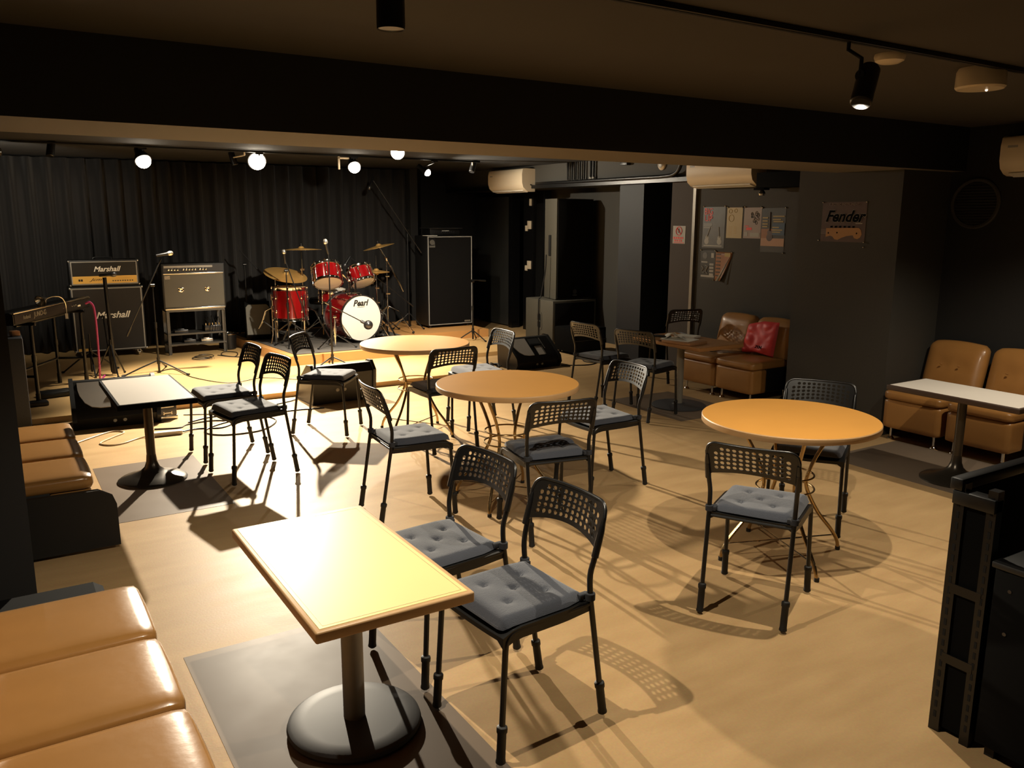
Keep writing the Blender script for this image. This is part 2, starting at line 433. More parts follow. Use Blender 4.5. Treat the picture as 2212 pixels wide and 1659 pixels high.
def cushion_mesh(fold=False):
    mb = MB(); n = 26; a = .178; d0, d1 = -.165, .185; th = .029
    tuf = [(-.07, -.065), (.07, -.065), (0, .01), (-.07, .085), (.07, .085)]
    def top(u, v):
        x = -a+2*a*u; y = d0+(d1-d0)*v
        # notched rear corners
        e = min(u, 1-u, v, 1-v)
        edge = 1-max(0, 1-e/.085)**2.4
        z = .452+th*edge
        if edge < 1: pass
        for tx, ty in tuf:
            r2 = (x-tx)**2+(y-ty)**2; z -= .010*math.exp(-r2/.00022)+.0035*math.exp(-r2/.0022)
        z += .0035*sin(9*x+3*y)*edge
        if fold:
            q = y-(-.03+.55*x*x-.10*x); z += .014*math.exp(-(q-.05)**2/.0025)-.011*math.exp(-q*q/.00012)
        z -= .9*max(0, y-.14)**1.5
        return x, y, z
    def co(u, v, t):
        x, y, z = top(u, v)
        # taper rear like the real pad
        k = 1-.10*max(0, .25-v)/.25
        cr = .03
        cx, cy = abs(x)-(a-cr), max(y-(d1-cr), (d0+cr)-y)
        if cx > 0 and cy > 0:
            L = math.hypot(cx, cy)
            if L > cr: 
                x = math.copysign((a-cr)+cx/L*cr, x); y = (d1-cr)+cy/L*cr if y > 0 else (d0+cr)-cy/L*cr
        if t: return Vector((x*k, y, z))
        return Vector((x*k*.985, y*.99, .450))
    V = {}
    for t in (0, 1):
        for i in range(n+1):
            for j in range(n+1): V[i, j, t] = mb.bm.verts.new(co(i/n, j/n, t))
    for i in range(n):
        for j in range(n):
            mb.bm.faces.new((V[i, j, 1], V[i+1, j, 1], V[i+1, j+1, 1], V[i, j+1, 1]))
            mb.bm.faces.new((V[i, j, 0], V[i, j+1, 0], V[i+1, j+1, 0], V[i+1, j, 0]))
    for i in range(n):
        for (p, q) in (((i, 0), (i+1, 0)), ((i+1, n), (i, n)), ((0, i+1), (0, i)), ((n, i), (n, i+1))):
            mb.bm.faces.new((V[p[0], p[1], 0], V[q[0], q[1], 0], V[q[0], q[1], 1], V[p[0], p[1], 1]))
    return mb
def make_chair(label, fold=False):
    t = thing('dining_chair', label, 'chair', group='black perforated chairs around the tables')
    perforated_back().build('backrest', 'backrest', t, ang=50)
    s = MB(); n = 10
    rows = []
    for j in range(n+1):
        v = j/n; y = -.175+.365*v
        dz = -.9*max(0, y-.13)**1.35
        rows.append([(x*(.178+.012*min(1, v*3)), y, .449+dz-.006*(1-x*x)) for x in [-1+2*i/12 for i in range(13)]])
    s.ring_faces(rows, close=False)
    rows2 = [[(p[0], p[1], p[2]-.016 - (.022 if abs(abs(p[0])-max(abs(q[0]) for q in r)) < 1e-6 else 0)) for p in r] for r in rows]
    s.ring_faces(rows2, close=False)
    for a_, b_ in ((rows, rows2),):
        per = [(0, i) for i in range(13)]+[(j, 12) for j in range(1, n+1)]+[(n, i) for i in range(11, -1, -1)]+[(j, 0) for j in range(n-1, 0, -1)]
        s.ring_faces([[a_[j][i] for j, i in per], [b_[j][i] for j, i in per]])
    s.build('seat', 'black', t, ang=60)
    c = cushion_mesh(fold).build('seat_cushion', 'cushion', t, ang=50); c['label'] = 'slate grey tufted fabric seat pad'
    for sx in (-1, 1):
        MB().lathe([(.0155, -.012), (.0175, -.010), (.0175, .012), (.0155, .014)], (sx*.178, -.172, .462), seg=16)\
            .box(sx*.160-.012, sx*.160+.012, -.178, -.135, .452, .472, bev=.004).build('strap', 'strap', c)
    def sleeve(p, q, parent):
        p, q = Vector(p), Vector(q); d = (q-p).normalized()
        MB().lathe([(.010, -.006), (.0165, 0), (.0165, .004), (.0148, .012), (.0145, .098), (.0172, .102), (.0178, .114), (.0165, .120), (.0105, .124)], p+d*.006, d, 16).build('rubber_sleeve', 'rubber', parent)
    r = .0098
    for sx in (-1, 1):
        pts = [(sx*.191, .200, .008), (sx*.185, .178, .380)]+arc((sx*.185, .176, .40), (sx*.184, .172, .436), (sx*.182, .128, .437), 5)+[(sx*.178, -.165, .440)]
        lg = MB().tube(pts, r, 10).build('leg', 'black_metal', t)
        sleeve(pts[0], pts[1], lg)
        pts = [(sx*.176, -.245, .008), (sx*.178, -.178, .43)]+smooth_path([(sx*.178, -.172, .47), (sx*.179, -.170, .54), (sx*.183, -.185, .60), (sx*.186, -.205, .67)], 4)
        lg = MB().tube(pts, r, 10).build('leg', 'black_metal', t)
        sleeve(pts[0], pts[1], lg)
    MB().tube([(-.180, .02, .428), (.180, .02, .428)], .007, 8).tube([(-.177, -.172, .432), (.177, -.172, .432)], .008, 8).build('crossbar', 'black_metal', t)
    return t
CH = [  # x, y, heading (direction the sitter faces), label
    (1.396, 2.188, 184.3, 'nearest chair, at the right long side of the foreground rectangular table'),
    (1.373, 2.701, 186.9, 'second chair behind the nearest one, seat partly under the foreground rectangular table'),
    (1.974, 4.246, 356.0, 'chair side-on left of the middle round table, facing right'),
    (2.783, 5.419, 88.9, 'chair with its back to us between the middle and far round tables'),
    (3.210, 4.055, 178.6, 'chair right of the middle round table whose backrest front catches light'),
    (1.371, 5.443, 188.9, 'nearer of the two chairs right of the white square-edged table'),
    (1.348, 6.021, 182.7, 'farther of the two chairs right of the white square-edged table'),
    (2.223, 6.283, 321.4, 'chair turned diagonally in front of the centre floor monitor'),
    (3.347, 5.826, 177.8, 'chair right of the far round table with brightly lit perforated backrest'),
    (4.681, 5.898, 4.8, 'farther chair left of the table with papers, nearest the big loudspeaker'),
    (4.733, 5.350, 18.0, 'chair directly left of the table with papers, in front of its corner'),
    (3.802, 2.904, 210.5, 'chair behind the right-hand round table, facing us beside the column'),
    (2.781, 2.364, 28.3, 'chair in front of the right-hand round table with lit grey-blue pad'),
    (6.09, 6.46, 74.0, 'chair between the dark passage and the small sofa, behind the papers'),
]
chair0 = make_chair(CH[0][3]); chair0.location = (CH[0][0], CH[0][1], 0); chair0.rotation_euler = (0, 0, R(CH[0][2]-90))
for x, y, a, l in CH[1:]:
    dup(chair0, (x, y, 0), R(a-90), l)
cf = make_chair('chair at the near side of the middle round table with a buckled seat pad', fold=True)
cf.location = (2.479, 3.599, 0); cf.rotation_euler = (0, 0, R(79.3-90))

# ------------------------------------------------------------------ round tables
def make_round_table(label, top_m='wood_top'):
    t = thing('round_table', label, 'table', group='round wooden cafe tables')
    Rr = .426; H = .725
    prof = [(Rr-.012, H-.033), (Rr-.002, H-.031), (Rr, H-.028), (Rr, H-.004), (Rr-.003, H)]
    m = MB(); m.slot(1).lathe(prof, seg=96); m.slot(0).lathe([(Rr-.003, H-.0004), (Rr-.004, H+.0004)], seg=96)
    m.build('tabletop', [top_m, 'wood_edge'], t)
    for k in range(4):
        a = pi/2*k; pts = [(.24, H-.034), (.215, .64), (.150, .52), (.112, .41), (.122, .34), (.190, .22), (.275, .12), (.318, .055), (.330, .006)]
        P = smooth_path([(r_*cos(a+.22*(1-z/.7)), r_*sin(a+.22*(1-z/.7)), z) for r_, z in pts], 4)
        lg = MB().tube(P, .0095, 10).build('leg', 'gold', t)
        MB().cyl(P[-1]-Vector((0, 0, .006)), P[-1]+Vector((0, 0, .012)), .0125, 12).build('foot_cap', 'rubber', lg)
    for z, r_ in ((.435, .135), (.365, .140)):
        MB().tube([(r_*cos(a), r_*sin(a), z) for a in [2*pi*i/48 for i in range(48)]], .005, 8, closed=True).build('waist_ring', 'gold', t)
    for k in range(2):
        a = pi/2*k+.21; r_ = .315; z = .075+.010*k
        MB().tube([(r_*cos(a), r_*sin(a), z), (-r_*cos(a), -r_*sin(a), z)], .0042, 8).build('crossbar', 'chrome', t)
    MB().lathe([(.24, H-.045), (.26, H-.045), (.26, H-.034), (.24, H-.034)], seg=48).build('mounting_ring', 'gold', t)
    return t
rt0 = make_round_table('round amber-topped table at the right, nearest the column')
rt0.location = (3.30, 2.66, 0); rt0.rotation_euler = (0, 0, R(58))
dup(rt0, (2.56, 4.12, 0), R(28), 'round table in the middle of the room')
dup(rt0, (2.79, 5.865, 0), R(20), 'round table farthest back, before the drum kit')

# ------------------------------------------------------------------ pedestal tables
def rect_table(name, label, cx, cy, w, d, H, top, edge, pole_m, pole_r, base, inlay=False, loc=None):
    t = thing(name, label, 'table', (loc or (cx, cy))[0:2]+(0,))
    lx, ly = cx-(loc or (cx, cy))[0], cy-(loc or (cx, cy))[1]
    th = .034; x0, x1, y0, y1 = lx-w/2, lx+w/2, ly-d/2, ly+d/2
    MB().box(x0, x1, y0, y1, H-th, H, bev=.006, seg=3).build('table_edge', edge, t)
    e = .016
    MB().box(x0+e, x1-e, y0+e, y1-e, H-.004, H+.0012, bev=.0008, seg=1).build('tabletop', top, t)
    if inlay:
        q = .030; m = MB(); z0, z1 = H+.0008, H+.0016; w_ = .0010
        m.box(x0+q, x1-q, y0+q-w_, y0+q+w_, z0, z1); m.box(x0+q, x1-q, y1-q-w_, y1-q+w_, z0, z1)
        m.box(x0+q-w_, x0+q+w_, y0+q, y1-q, z0, z1); m.box(x1-q-w_, x1-q+w_, y0+q, y1-q, z0, z1)
        m.build('inlay_line', 'inlay', t, smooth=False)
    MB().cyl((0, 0, .02), (0, 0, H-th), pole_r, 40).lathe([(pole_r, H-th-.012), (.13, H-th-.010), (.13, H-th), (pole_r, H-th)], seg=32).build('pole', pole_m, t)
    if base == 'disc':
        MB().lathe([(.205, 0), (.218, .003), (.224, .014), (.220, .026), (.208, .032), (.16, .034), (.05, .036), (.0, .036)], seg=72).build('base', 'base_grey', t)
    elif base == 'flat':
        MB().lathe([(.235, 0), (.245, .004), (.245, .012), (.235, .018), (.06, .022), (.05, .03), (0, .03)], seg=64).build('base', 'base_grey', t)
    else:
        MB().lathe([(.205, 0), (.212, .003), (.212, .010), (.195, .022), (.13, .040), (.075, .062), (.046, .090), (.034, .125), (.0295, .17), (0, .17)], seg=64).build('base', 'base_bronze', t)
    return t
rect_table('pedestal_table', 'pale yellow rectangular pedestal table in the foreground', .885, 2.435, .485, .885, .605, 'wood_pale', 'wood_edge', 'brushed', .036, 'disc', inlay=True, loc=(.905, 2.43))
rect_table('pedestal_table', 'glossy white pedestal table with dark trumpet base at left before the stage', .79, 5.65, .45, .90, .605, 'white_top', 'black_matte', 'base_bronze', .028, 'trumpet', loc=(.79, 5.655))
rect_table('pedestal_table', 'brown wooden pedestal table carrying papers beside the small sofa', 5.33, 5.50, .54, .88, .605, 'wood_mid', 'wood_mid', 'pole_grey', .034, 'flat', loc=(5.26, 5.49))
rect_table('pedestal_table', 'white pedestal table at right edge before the two-seat sofa', 5.24, 2.85, .44, .86, .605, 'white_top', 'brown_edge', 'base_bronze', .028, 'trumpet', loc=(5.28, 2.90))

# papers on the brown table
Z = .6065
def paper_bits():
    t = thing('folder', 'closed brown folder lying on the table near its left edge', 'folder', (5.17, 5.36, Z), R(8))
    MB().box(-.12, .12, -.16, .16, 0, .022, bev=.004).build('cover', 'folder', t)
    tag(MB().box(-.10, .10, -.14, .14, 0, .004, rot=(0, 0, .3), at=(0, 0, 0)).build('sheet_of_paper', 'paper', loc=(5.17, 5.42, Z+.0225), smooth=False), 'white sheet lying flat on the brown folder', 'paper')
    m = MB(); rows = []
    for i in range(9):
        x = -.11+.22*i/8; z = .045*math.exp(-((x+.01)/.045)**2)+.001
        rows.append([(x, y, z*(1-.3*y/.08)) for y in (-.08, 0, .08)])
    m.ring_faces(rows, close=False); o = m.build('crumpled_paper', 'paper', loc=(5.18, 5.52, Z+.027), rot=(0, 0, -.5)); o.modifiers.new('s', 'SOLIDIFY').thickness = .0015
    tag(o, 'bent white paper standing up in a fold on the pile', 'paper')
    tag(MB().box(-.07, .07, -.10, .10, 0, .014, bev=.003).box(-.066, .074, -.096, .104, .0145, .018).build('notebook', 'paper', loc=(5.44, 5.60, Z), rot=(0, 0, .35), smooth=False), 'pale notebook lying right of the paper pile', 'notebook')
    tag(MB().box(-.05, .05, -.08, .08, 0, .012, bev=.004).build('wallet', 'black', loc=(5.115, 5.60, Z+.0285), rot=(0, 0, .4)), 'small black wallet on top of the papers', 'wallet')
paper_bits()

# ------------------------------------------------------------------ sofas (single seats in rows)
def pad(mb, x0, x1, y0, y1, z0, z1, r=.03, puff=.012, n=10):
    """puffed rounded box"""
    t = bmesh.new(); bmesh.ops.create_cube(t, size=1)
    bmesh.ops.subdivide_edges(t, edges=t.edges[:], cuts=n, use_grid_fill=True)
    cx, cy, cz = (x0+x1)/2, (y0+y1)/2, (z0+z1)/2; hx, hy, hz = (x1-x0)/2, (y1-y0)/2, (z1-z0)/2
    r = min(r, hx*.98, hy*.98, hz*.98)
    mp = {}
    for v in t.verts:
        p = Vector((v.co.x*2*hx, v.co.y*2*hy, v.co.z*2*hz))
        q = Vector((max(-hx+r, min(hx-r, p.x)), max(-hy+r, min(hy-r, p.y)), max(-hz+r, min(hz-r, p.z))))
        d = p-q
        if d.length > 1e-9: p = q+d.normalized()*r
        a, b_, c_ = 1-(v.co.x*2)**2, 1-(v.co.y*2)**2, 1-(v.co.z*2)**2
        if abs(v.co.z*2) > .99: p.z += math.copysign(puff*a*b_, v.co.z)
        if abs(v.co.x*2) > .99: p.x += math.copysign(puff*b_*c_, v.co.x)
        if abs(v.co.y*2) > .99: p.y += math.copysign(puff*.3*a*c_, v.co.y)
        mp[v] = mb.bm.verts.new((p.x+cx, p.y+cy, p.z+cz))
    for f in t.faces: mb.bm.faces.new([mp[v] for v in f.verts])
    t.free(); return mb
def make_seat_unit(label, group, w=.47, depth=.62, legs=True, m='leather'):
    """front faces local -x (front at x=0), width along y, centred"""
    t = thing('sofa_seat', label, 'sofa', group=group)
    h = w/2-.004
    pad(MB(), -.008, .50, -h, h, .315, .392, r=.028, puff=.007).build('seat_pad', m, t, ang=70)
    pad(MB(), .0, .20, -h+.003, h-.003, .095, .318, r=.018, puff=.004).build('front_panel', m, t, ang=70)
    MB().box(.19, .60, -h+.006, h-.006, .10, .335, bev=.008).build('carcass', 'sofa_black', t)
    b = MB(); pad(b, -.055, .055, -h, h, -.03, .36, r=.05, puff=.018)
    for v in b.bm.verts:     # two pulled-in buttons
        for by in (-.07, .07):
            d2 = (v.co.y-by)**2+(v.co.z-.20)**2
            if v.co.x < 0: v.co.x += .018*math.exp(-d2/.0016)
        v.co.x += .10*(v.co.z/.36)*.9
    o = b.build('backrest', m, t, loc=(.50, 0, .375), ang=70)
    for by in (-.07, .07):
        MB().ball((-.042, by, .20), .010, 12, .5).build('button', m, o)
    for x, y in ((.05, -h+.055), (.05, h-.055), (.50, -h+.055), (.50, h-.055)):
        MB().lathe([(.024, 0), (.026, .006), (.022, .014), (.011, .024), (.010, .095), (.018, .10)], (x, y, 0), seg=20).build('foot', 'chrome', t)
    return t
gR = 'single tan leather seats along the right wall'
u = make_seat_unit('tan leather seat with a scuffed backrest, left of the one holding the red bag', gR, m='leather_dark')
u.location = (5.83, 5.855, 0)
dup(u, (5.83, 5.375, 0), 0, 'tan leather seat holding most of the red bag, next to the column')
dup(u, (5.83, 3.59, 0), 0, 'tan leather seat just right of the column, behind the white table end')
dup(u, (5.83, 3.085, 0), 0, 'tan leather seat at the right edge, second from the column')
gL = 'single tan leather seats along the left wall'
ul = make_seat_unit('glossy tan leather seat at bottom left corner, closest to us', gL, w=.445)
ul.location = (.34, 1.985, 0); ul.rotation_euler = (0, 0, pi)
for y, l in ((2.435, 'glossy tan leather seat in the middle of the near left row'), (2.885, 'glossy tan leather seat at the far end of the near left row'),
             (1.535, 'glossy tan leather seat cut off below the bottom left corner'),
             (4.80, 'tan leather seat of the left far row nearest us, beside its black end panel'), (5.25, 'tan leather seat in the middle of the left far row'), (5.70, 'tan leather seat at the stage end of the left far row')):
    if y == 1.535: continue
    dup(ul, (.34 if y < 4 else .35, y, 0), pi, l)
tag(MB().prism([(-.30, .02), (.452, .02), (.450, .24), (.435, .285), (.37, .325), (-.30, .33)], 4.515, 4.545, 'xz').build('end_panel', 'sofa_black'), 'black end panel closing the left far seat row', 'panel')
# low black box behind the near left row
t = thing('floor_box', 'low black box with a small grey sticker behind the near left seats', 'box', (0, 0, 0))
MB().prism([(-.20, 0), (.30, 0), (.275, .21), (.24, .235), (-.20, .235)], 3.22, 3.56, 'xz').build('body', 'black_matte', t)
MB().box(.10, .17, 3.214, 3.220, .12, .17).build('sticker', 'piping', t, smooth=False)

# red bag
def red_bag():
    t = thing('tote_bag', 'crumpled red bag leaning on the small sofa backrest', 'bag', (6.175, 5.455, .398), 0)
    mb = MB(); n = 22; rnd = random.Random(5)
    wv = [(rnd.uniform(4, 26), rnd.uniform(-26, 26), rnd.uniform(0, 6.3), rnd.uniform(.001, .003)) for _ in range(12)]
    V = {}
    for s in (0, 1):
        for i in range(n+1):
            for j in range(n+1):
                u, v = i/n*2-1, j/n
                e = max(0, 1-abs(u)**6)*max(0, 1-abs(2*v-1)**6)
                y = -u*.195*(1-.06*v); z = .02+.30*v+.025*u*(v)-.02*abs(u)
                thk = .045*(1-.65*v)*e**.5
                wr = sum(a*sin(fx*y*1.6+fz*z*1.6+p) for fx, fz, p, a in wv)*e
                wr = abs(wr)*1.3 if s == 0 else wr
                x = .05+.24*z+(-thk if s == 0 else thk*.5)-(wr if s == 0 else 0)
                V[i, j, s] = mb.bm.verts.new((x, y, z))
    for i in range(n):
        for j in range(n):
            mb.bm.faces.new((V[i, j, 0], V[i+1, j, 0], V[i+1, j+1, 0], V[i, j+1, 0]))
            mb.bm.faces.new((V[i, j, 1], V[i, j+1, 1], V[i+1, j+1, 1], V[i+1, j, 1]))
    for i in range(n):
        for (p, q) in (((i, 0), (i+1, 0)), ((i+1, n), (i, n)), ((0, i+1), (0, i)), ((n, i), (n, i+1))):
            mb.bm.faces.new((V[p[0], p[1], 0], V[p[0], p[1], 1], V[q[0], q[1], 1], V[q[0], q[1], 0]))
    mb.build('body', 'red_bag', t, ang=28)
    text('print', 'ZEN', .042, 'black_matte', t, (-.004, -.055, .085), (R(78), 0, -pi/2), ext=.004)
    MB().tube(smooth_path([(-.03, .02, .02), (-.14, .12, .018), (-.22, .22, .018), (-.27, .30, .018), (-.22, .33, .018), (-.12, .24, .018), (-.02, .12, .02)], 6), .0035, 6).build('cord_handle', 'black', t)
red_bag()

# ------------------------------------------------------------------ wall mounted things, right side
def wall_panel(mb, X, y0, y1, z0, z1, d=.002, k=0):
    return mb.box(X-d*(k+1), X-d*k, min(y0, y1), max(y0, y1), z0, z1)
M['p_grey'] = mat('print_grey', (88, 87, 84), .45, noise=.3, nscale=9)
M['p_red'] = mat('print_red', (214, 60, 44), .5)
M['p_light'] = mat('print_light', (150, 146, 136), .5)
M['p_cream'] = mat('print_cream', (170, 152, 108), .5, noise=.04)
M['p_pink'] = mat('print_mauve', (140, 124, 116), .5, noise=.05)
M['p_dark'] = mat('print_dark', (48, 46, 40), .45)
M['p_orange'] = mat('print_orange', (140, 90, 48), .5, noise=.3, nscale=12)
M['p_blue'] = mat('print_blue', (44, 68, 90), .5)
M['p_yellow'] = mat('print_yellow', (165, 140, 74), .5)
M['p_skin'] = mat('print_peach', (168, 128, 98), .5)
M['p_brown'] = mat('print_wood', (78, 58, 52), .45, noise=.3, nscale=14)
M['p_maple'] = mat('print_maple', (168, 122, 68), .45, noise=.08)
M['p_film'] = mat('clear_sleeve', (120, 118, 112), .15)
XW = 6.5
def pins(t, pts, X=XW):
    for y, z in pts: MB().ball((X-.006, y, z), .008, 10).build('pin', 'chrome', t)
def poster1():
    t = thing('poster', 'tall grey poster with big red letters and two guitars', 'poster', group='posters on the right wall')
    m = MB(); wall_panel(m, XW, 6.535, 6.222, 1.384, 1.805); m.build('sheet', 'p_grey', t, smooth=False)
    text('title', 'BIG', .095, 'p_red', t, (XW-.004, 6.455, 1.755), (pi/2, 0, -pi/2), sx=.85)
    text('title', 'UP', .085, 'p_red', t, (XW-.004, 6.455, 1.685), (pi/2, 0, -pi/2), sx=1.1)
    m = MB()
    for k in range(3): m.box(XW-.004, XW-.002, 6.40, 6.52, 1.625-.018*k, 1.632-.018*k)
    m.box(XW-.004, XW-.002, 6.25, 6.51, 1.40, 1.412); m.build('fine_print', 'p_light', t, smooth=False)
    for cy, tilt in ((6.47, -.45), (6.29, .12)):
        m = MB(); m.lathe([(.001, 0), (.032, .0005), (.032, .0015), (.001, .002)], (XW-.002, cy, 1.45), (-1, 0, 0), 20)
        m.lathe([(.001, 0), (.024, .0005), (.024, .0015), (.001, .002)], (XW-.002, cy+.01*tilt, 1.485), (-1, 0, 0), 20)
        m.tube([(XW-.004, cy, 1.49), (XW-.004, cy+.11*tilt, 1.60)], .0035, 6); m.build('guitar_print', 'p_light', t)
    pins(t, [(6.53, 1.81), (6.225, 1.812)])
poster1()
t = thing('poster', 'cream leaflet with faint drawings, right of the grey guitar poster', 'poster', group='posters on the right wall')
m = MB(); wall_panel(m, XW, 6.198, 5.99, 1.491, 1.797); m.build('sheet', 'p_cream', t, smooth=False)
m = MB()
for y, z, r_ in ((6.15, 1.76, .02), (6.08, 1.765, .018), (6.135, 1.69, .034)): m.tube([(XW-.003, y+r_*cos(a_), z+r_*sin(a_)) for a_ in [2*pi*q/20 for q in range(20)]], .0022, 5, closed=True)
for k in range(5): m.box(XW-.003, XW-.002, 6.06, 6.10, 1.60-.016*k, 1.604-.016*k); m.box(XW-.003, XW-.002, 6.12, 6.17, 1.60-.02*k, 1.604-.02*k)
m.build('drawing', 'p_yellow', t, smooth=False); pins(t, [(6.19, 1.80), (5.995, 1.80)])
t = thing('poster', 'mauve leaflet with a grey sketch and red lettering bar', 'poster', group='posters on the right wall')
m = MB(); wall_panel(m, XW, 5.968, 5.744, 1.494, 1.795); m.build('sheet', 'p_pink', t, smooth=False)
m = MB(); rnd = random.Random(2)
for k in range(16):
    y, z = 5.82+rnd.uniform(-.045, .045), 1.69+rnd.uniform(-.06, .05); r_ = rnd.uniform(.006, .016)
    m.tube([(XW-.003, y+r_*cos(a_), z+r_*1.3*sin(a_)) for a_ in [2*pi*q/14 for q in range(14)]], .0022, 5, closed=True)
m.build('sketch', 'p_dark', t, smooth=False)
m = MB(); m.box(XW-.004, XW-.002, 5.86, 5.93, 1.575, 1.60); m.box(XW-.004, XW-.002, 5.90, 5.95, 1.61, 1.618); m.build('red_print', 'p_red', t, smooth=False)
m = MB(); m.box(XW-.004, XW-.002, 5.91, 5.955, 1.515, 1.555); m.box(XW-.004, XW-.002, 5.76, 5.88, 1.51, 1.55); m.build('label_print', 'p_light', t, smooth=False)
pins(t, [(5.96, 1.80), (5.75, 1.80)])
t = thing('poster', 'dark guitar poster with yellow, blue and peach print, largest of the four', 'poster', group='posters on the right wall')
m = MB(); wall_panel(m, XW, 5.740, 5.448, 1.367, 1.788); m.build('sheet', 'p_dark', t, smooth=False)
m = MB(); m.box(XW-.004, XW-.002, 5.452, 5.736, 1.425, 1.50); m.build('print_band', 'p_skin', t, smooth=False)
m = MB(); m.box(XW-.004, XW-.002, 5.60, 5.736, 1.50, 1.59); m.build('print_block', 'p_orange', t, smooth=False)
m = MB(); m.box(XW-.005, XW-.002, 5.452, 5.60, 1.53, 1.645); m.build('print_block', 'p_blue', t, smooth=False)
m = MB()
for k, (a, b_, z) in enumerate(((5.46, 5.60, 1.705), (5.50, 5.60, 1.675), (5.47, 5.59, 1.655), (5.52, 5.60, 1.60), (5.48, 5.60, 1.575), (5.50, 5.60, 1.555))): m.box(XW-.006, XW-.002, a, b_, z, z+.010)
for z in (1.69, 1.66, 1.63, 1.605): m.box(XW-.006, XW-.002, 5.66, 5.725, z, z+.012)
m.build('fine_print', 'p_yellow', t, smooth=False)
m = MB(); m.tube([(XW-.004, 5.635, 1.75), (XW-.004, 5.63, 1.57)], .006, 6); m.lathe([(.001, 0), (.03, .0005), (.03, .0015), (.001, .002)], (XW-.003, 5.63, 1.555), (-1, 0, 0), 20)
m.lathe([(.001, 0), (.038, .0005), (.038, .0015), (.001, .002)], (XW-.003, 5.63, 1.51), (-1, 0, 0), 20); m.build('guitar_print', 'p_brown', t)
pins(t, [(5.735, 1.792), (5.45, 1.792), (5.453, 1.365)])
t = thing('poster', 'small black flyer with white brush lettering, below the grey guitar poster', 'poster', group='posters on the right wall')
m = MB(); wall_panel(m, XW, 6.545, 6.331, 1.052, 1.355); m.build('sheet', 'p_dark', t, smooth=False)
m = MB()
for k in range(4): m.box(XW-.004, XW-.002, 6.35, 6.41, 1.20-.035*k, 1.222-.035*k)
m.box(XW-.004, XW-.002, 6.35, 6.39, 1.28, 1.33); m.box(XW-.004, XW-.002, 6.34, 6.53, 1.075, 1.095)
m.tube([(XW-.004, y, z) for y, z in ((6.52, 1.19), (6.49, 1.17), (6.52, 1.13), (6.48, 1.12))], .006, 6)
m.tube([(XW-.004, y, z) for y, z in ((6.47, 1.20), (6.43, 1.19), (6.46, 1.14), (6.43, 1.11))], .006, 6)
m.box(XW-.004, XW-.002, 6.44, 6.53, 1.225, 1.24); m.build('lettering', 'p_light', t, smooth=False)
m = MB(); m.lathe([(.001, 0), (.035, .0005), (.035, .0015), (.001, .002)], (XW-.002, 6.48, 1.30), (-1, 0, 0), 20); m.build('picture', 'p_grey', t)
pins(t, [(6.54, 1.358), (6.335, 1.358), (6.34, 1.05)])
# flyer whose loose corner curls forward
t = thing('poster', 'orange and black flyer with a curling loose corner', 'poster', group='posters on the right wall')
m = MB(); rows = []
for j in range(9):
    v = j/8; z = 1.346-.30*v; yr = 6.093+.14*v**1.3
    rows.append([(XW-.002-.05*v*v*max(0, u-.4)**1.5, 6.325-(6.325-yr)*u, z) for u in [k/8 for k in range(9)]])
m.ring_faces(rows, close=False); o = m.build('sheet', 'p_orange', t); o.modifiers.new('s', 'SOLIDIFY').thickness = .001
m = MB(); n0 = [(XW-.055+.0, 6.232, 1.046)]
m.ring_faces([[(XW-.006, 6.098, 1.335), (XW-.05, 6.225, 1.05)], [(XW-.012, 6.118, 1.30), (XW-.058, 6.262, 1.046)]], close=False)
o = m.build('curled_back', 'p_light', t); o.modifiers.new('s', 'SOLIDIFY').thickness = .001
m = MB(); m.box(XW-.006, XW-.003, 6.12, 6.20, 1.30, 1.338); m.build('print_block', 'p_yellow', t, smooth=False)
m = MB()
for k in range(7): m.box(XW-.006, XW-.003, 6.255, 6.315, 1.315-.037*k, 1.327-.037*k)
m.build('print_bars', 'p_dark', t, smooth=False)
pins(t, [(6.32, 1.35), (6.10, 1.345)])
# Fender poster on the column
XC = 5.88
t = thing('poster', 'brown poster of a guitar headstock on the column face', 'poster')
m = MB(); wall_panel(m, XC, 4.558, 4.146, 1.506, 1.822); m.build('sheet', 'p_brown', t, smooth=False)
text('logo', 'Fender', .125, 'black_matte', t, (XC-.0045, 4.345, 1.705), (pi/2, 0, -pi/2), shear=.35, outline=.004)
text('logo_outline', 'Fender', .125, 'p_light', t, (XC-.0035, 4.345, 1.705), (pi/2, 0, -pi/2), shear=.35, outline=.0065)
text('caption', 'ELECTRIC INSTRUMENTS', .026, 'p_pink', t, (XC-.004, 4.35, 1.802), (pi/2, 0, -pi/2))
y_ = lambda u: 4.558-u*.412
zz = lambda v: 1.506+v*.316
hs = [(.12, .12), (.12, .34), (.86, .36), (.91, .30), (.93, .20), (.90, .12), (.84, .08), (.77, .10), (.74, .17), (.60, .15), (.48, .10), (.40, .05), (.33, .06), (.28, .13), (.22, .15)]
MB().prism([(y_(u_), zz(v_)) for u_, v_ in hs], XC-.0035, XC-.002, 'yz').build('headstock_print', 'p_maple', t, smooth=False)
m = MB()
for k in range(6): m.box(XC-.006, XC-.003, y_(.22+.1*k)-.018, y_(.22+.1*k), zz(.355), zz(.40))
for u_, v_ in ((.18, .22), (.38, .23), (.82, .22)): m.lathe([(.001, 0), (.007, .001), (.001, .002)], (XC-.0035, y_(u_), zz(v_)), (-1, 0, 0), 12)
m.build('tuner_print', 'black_matte', t)
m = MB()
for k in range(4): m.box(XC-.004, XC-.002, y_(.0)-.055, y_(.0), zz(.20+.035*k), zz(.205+.035*k))
m.box(XC-.005, XC-.002, y_(.93), y_(.78), zz(.455), zz(.475)); m.build('string_print', 'p_light', t, smooth=False)
for y, z in ((4.555, 1.82), (4.15, 1.82), (4.575, 1.515), (4.15, 1.508), (4.15, 1.47)): MB().ball((XC-.005, y, z), .006, 10).build('pin', 'chrome', t)
